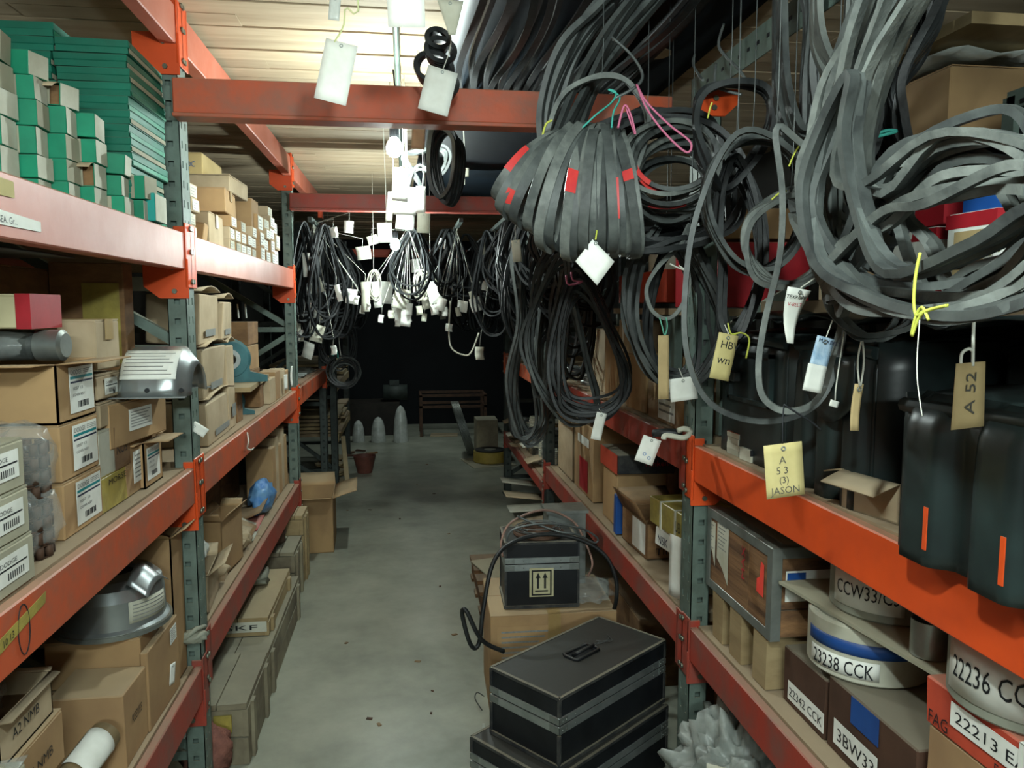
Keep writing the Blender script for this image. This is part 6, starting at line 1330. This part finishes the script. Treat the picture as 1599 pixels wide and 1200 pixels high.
for k, (px, py, w_, h_) in enumerate(FT):
    Y = 4.95 if px < 560 else (5.0+.6*RN.random() if px < 700 else 5.2)
    if px < 520: Y = 4.9+.3*RN.random()
    p = at(px, py, Y=Y); f = Y/FPX; side = 'left' if px < 560 else ('right' if px > 700 else 'middle')
    lb = {'left': 'small white tag hanging among the dark belts above the far left shelf', 'middle': 'small white tag hanging under the belts in the middle of the far aisle', 'right': 'small white tag hanging among the dark belts before the far right rack'}[side]
    t = thing('paper_tag', lb, 'tag', p, group='white tags at the far %s' % side, rot=(spt(.2), spt(.35), spt(.5)))
    obj('card', MB().grid(lambda u, v: ((u-.5)*w_*f, .01*math.sin(v*3), -v*h_*f), 2, 3, .001), OFFW if k % 3 == 0 else WHITEP, t, local=True)
    rx = min((-.56, .02, .34, .60), key=lambda r: abs(r-p.x)); obj('string', MB().tube([p, p+Vector((.004, 0, .05)), Vector((rx, p.y, 2.118))], .0012, 4), TWW, t)
for k in range(26):
    x = RN.choice([-.56, .02, .34, .6]); Y = RN.uniform(5.6, 8.2); z = 1.72+spt(.16)
    t = thing('paper_tag', 'tiny pale tag deep in the dark belt rows at the end of the aisle', 'tag', (x, Y, z), group='tiny tags deep in the belt rows', rot=(spt(.2), spt(.5), spt(.7)))
    obj('card', MB().grid(lambda u, v: ((u-.5)*.06, .006*math.sin(v*3), -v*.08), 2, 2, .001), OFFW, t, local=True)
    obj('string', MB().tube([(x, Y, z), (x+.004, Y, z+.1), (x, Y, 2.12)], .0012, 4), TWW, t)
# pale tape rolls / bunches hanging mid far
for k, (px, py, r) in enumerate(((672, 452, 18), (584, 446, 14), (658, 445, 14))):
    c = at(px, py, Y=5.3); t = thing('cord_bunch', 'pale bunch of thin grey cords hanging in the far aisle, %s' % ('right one', 'left one', 'middle one')[k], 'cord', c); obj('string', MB().tube([c, (c.x, c.y, 2.49)], .002, 4), TWW, t)
    for q in range(5): obj('cord', MB().tube(ellipse(c+Vector((spt(.02), .012*q, spt(.02))), (1, spt(.3), 0), (0, spt(.2), 1), r/1200*5.3*.6, r/1200*5.3*1.5, 14), .004, 5, True), OFFW, t)

# ================================================================== FAR END
for k in range(11):
    z = [.473, .933][k % 2]; 
for lv, zt in enumerate((.473, .933)):
    for s_ in range(3):
        for k in range(5):
            y0 = 7.0+.46*s_; zz = zt+.004+.034*k
            tag_(obj('plywood_board', MB().box(-1.2+spt(.03), -.64+spt(.05), y0+spt(.02), y0+.42+spt(.02), zz, zz+.022, jit=.002), WOODL if (k+s_) % 3 else DECK), '%s plywood offcut up in the %s pile, %s shelf of the far left rack' % (ordn(k), ('nearest', 'middle', 'farthest')[s_], ('lower', 'upper')[lv]), 'board', 'plywood offcuts in the far left rack')
for k in range(4):
    c = (-.72, 7.15+.3*(k % 2), .002+.09*(k//2)); 
    t = thing('cable_drum', '%s wooden reel in the pile on the floor of the far left rack' % ('front lower', 'rear lower', 'front upper', 'rear upper')[k], 'reel', c)
    obj('flange', MB().lathe([(0, 0), (.13, 0), (.13, .012), (0, .012)], c, 20, cap=False), WOODL, t); obj('flange', MB().lathe([(0, .07), (.13, .07), (.13, .082), (0, .082)], c, 20, cap=False), WOODL, t)
    obj('hub', MB().lathe([(.09, .012), (.09, .07)], c, 16, cap=False), RUST, t)
tag_(obj('leaning_plank', MB().bar((-.53, 6.80, .002), (-.60, 7.25, .40), .04, .02), WOODL), 'wooden plank leaning on the far left shelf ends', 'plank')
tag_(obj('bucket', MB().lathe([(0, .002), (.07, .002), (.11, .17), (.105, .17), (.066, .008)], (-.42, 7.5, .0), 18, cap=False), M('dark_red_plastic', '#6f4136', '#4c3028', 8, .6)), 'reddish brown bucket on the floor before the far left rack', 'bucket')
for k in range(10):
    px, py = 540+RN.uniform(0, 45), 705+RN.uniform(0, 20); q = at(px, py, Z=0)
    tag_(obj('scrap_piece', MB().box(q.x-.06, q.x+.06, q.y-.02, q.y+.02, .001+.012*(k % 3), .018+.012*(k % 3), rz=spt(1.2), jit=.004), RUST if k % 3 else CARDD), 'scrap piece in the rusty heap on the floor before the far left rack', 'scrap', 'scrap heap on the far floor')
for k, (px, py, h) in enumerate(((574, 690, .26), (605, 690, .30), (640, 690, .44))):
    q = at(px-14, py, Z=0); r = .065+.012*(k > 0)
    tag_(obj('plastic_bottle_dome', MB().lathe([(r*1.15, 0), (r*1.1, h*.3), (r*.98, h*.6), (r*.75, h*.82), (r*.42, h*.95), (0, h)], (q.x, q.y, .001), 18, cap=False), PLASW), '%s of three translucent plastic domes standing on the floor at the aisle end' % ('left', 'middle', 'right and tallest')[k], 'plastic dome')
q = at(591, 678, Z=0); tag_(obj('yellow_block', MB().box(q.x-.03, q.x+.03, q.y, q.y+.05, .001, .06), M('bright_yellow', '#c8cf2e', None, 9, .6)), 'small bright yellow block between the translucent domes', 'block')
t = thing('bench_frame', 'dark empty metal bench frame standing in the black end of the aisle', 'frame', (.45, 9.7, 0))
for x in (.15, .95):
    for y in (9.5, 9.95): obj('leg', MB().box(x, x+.035, y, y+.035, .001, .52), RUST, t)
for z in (.50, .36):
    for y in (9.5, 9.95): obj('rail', MB().box(.15, .985, y, y+.03, z, z+.03), RUST, t)
    for x in (.15, .95): obj('rail', MB().box(x, x+.03, 9.53, 9.95, z, z+.03), RUST, t)
t = thing('dark_machine', 'dark shrouded motor on a stand at the left end of the aisle', 'machine', (-.35, 9.9, 0))
obj('stand', MB().box(-.75, -.1, 9.7, 10.1, .001, .42, jit=.01), M('dark_grime', '#2b2620', '#1a1714', 8, .7), t); obj('motor_body', MB().tube([(-.30, 9.85, .53), (.0, 9.85, .53)], .10, 14), DARKM, t); obj('terminal_box', MB().box(-.22, -.1, 9.8, 9.9, .62, .68), DARKM, t)
t = thing('wire_spool', 'pale wire-edged disc leaning against the far right rack', 'wheel', (.55, 8.3, 0))
q = at(708, 640, Y=8.3); 
for k in range(7): obj('rim', MB().tube([Vector((.47+.012*k+.09*(1+math.cos(a*PI/16)), 8.25+.28*math.sin(a*PI/16), .30+.29*math.cos(a*PI/16)*-1)) for a in range(32)], .006, 5, True), STEEL, t)
for k in range(6): a = k*PI/6; obj('spoke', MB().bar((.50+.09*(1+math.cos(a)), 8.25+.28*math.sin(a), .30-.29*math.cos(a)), (.50+.09*(1-math.cos(a)), 8.25-.28*math.sin(a), .30+.29*math.cos(a)), .012, .006), STEEL, t)
t = thing('hose_reel', 'dull yellow round tray with a dark coil on a card on the right floor', 'coil', (.72, 7.2, 0)); 
c = at(765, 722, Z=0); c = Vector((c.x, c.y, .012))
obj('yellow_ring', MB().lathe([(.10, 0), (.17, 0), (.175, .01), (.17, .11), (.12, .115), (.10, .1)], c, 32, cap=False), YPAINT, t); obj('dark_coil', MB().lathe([(.04, .10), (.155, .118), (.155, .125), (.04, .12)], c, 28, cap=False), RUBD, t); obj('core', MB().lathe([(0, .112), (.06, .118), (.06, .126), (0, .13)], c, 20, cap=False), STEEL, t)
tag_(obj('card_sheet', MB().box(c.x-.25, c.x+.2, c.y-.28, c.y+.22, .001, .010, rz=.2), CARDG), 'grey card sheet lying under the dull yellow ring on the right floor', 'card')
q = at(690, 680, Z=0); tag_(obj('card_sheet', MB().box(q.x-.14, q.x+.2, q.y-.1, q.y+.12, .001, .008, rz=-.1), CARDP), 'pale card sheet on the floor before the bench frame', 'card')
for k in range(5):
    q = at(830+spt(20), 700+12*k, X=.86+.03*k); 
    tag_(obj('loose_card', MB().grid(lambda u, v: (.72+.3*u, 4.9+.22*k+.2*v, .02+.06*k+.05*u*math.sin(k+1)), 3, 3, .004), CARDP if k % 2 else OFFW), '%s loose card sheet piled under the low beam behind the second right upright' % ordn(k), 'card')
carton('grey-green box standing on the floor at the end of the right racks', .72, .95, 8.0, 8.3, .001, .42, WOODG, flaps=False, name='floor_box')
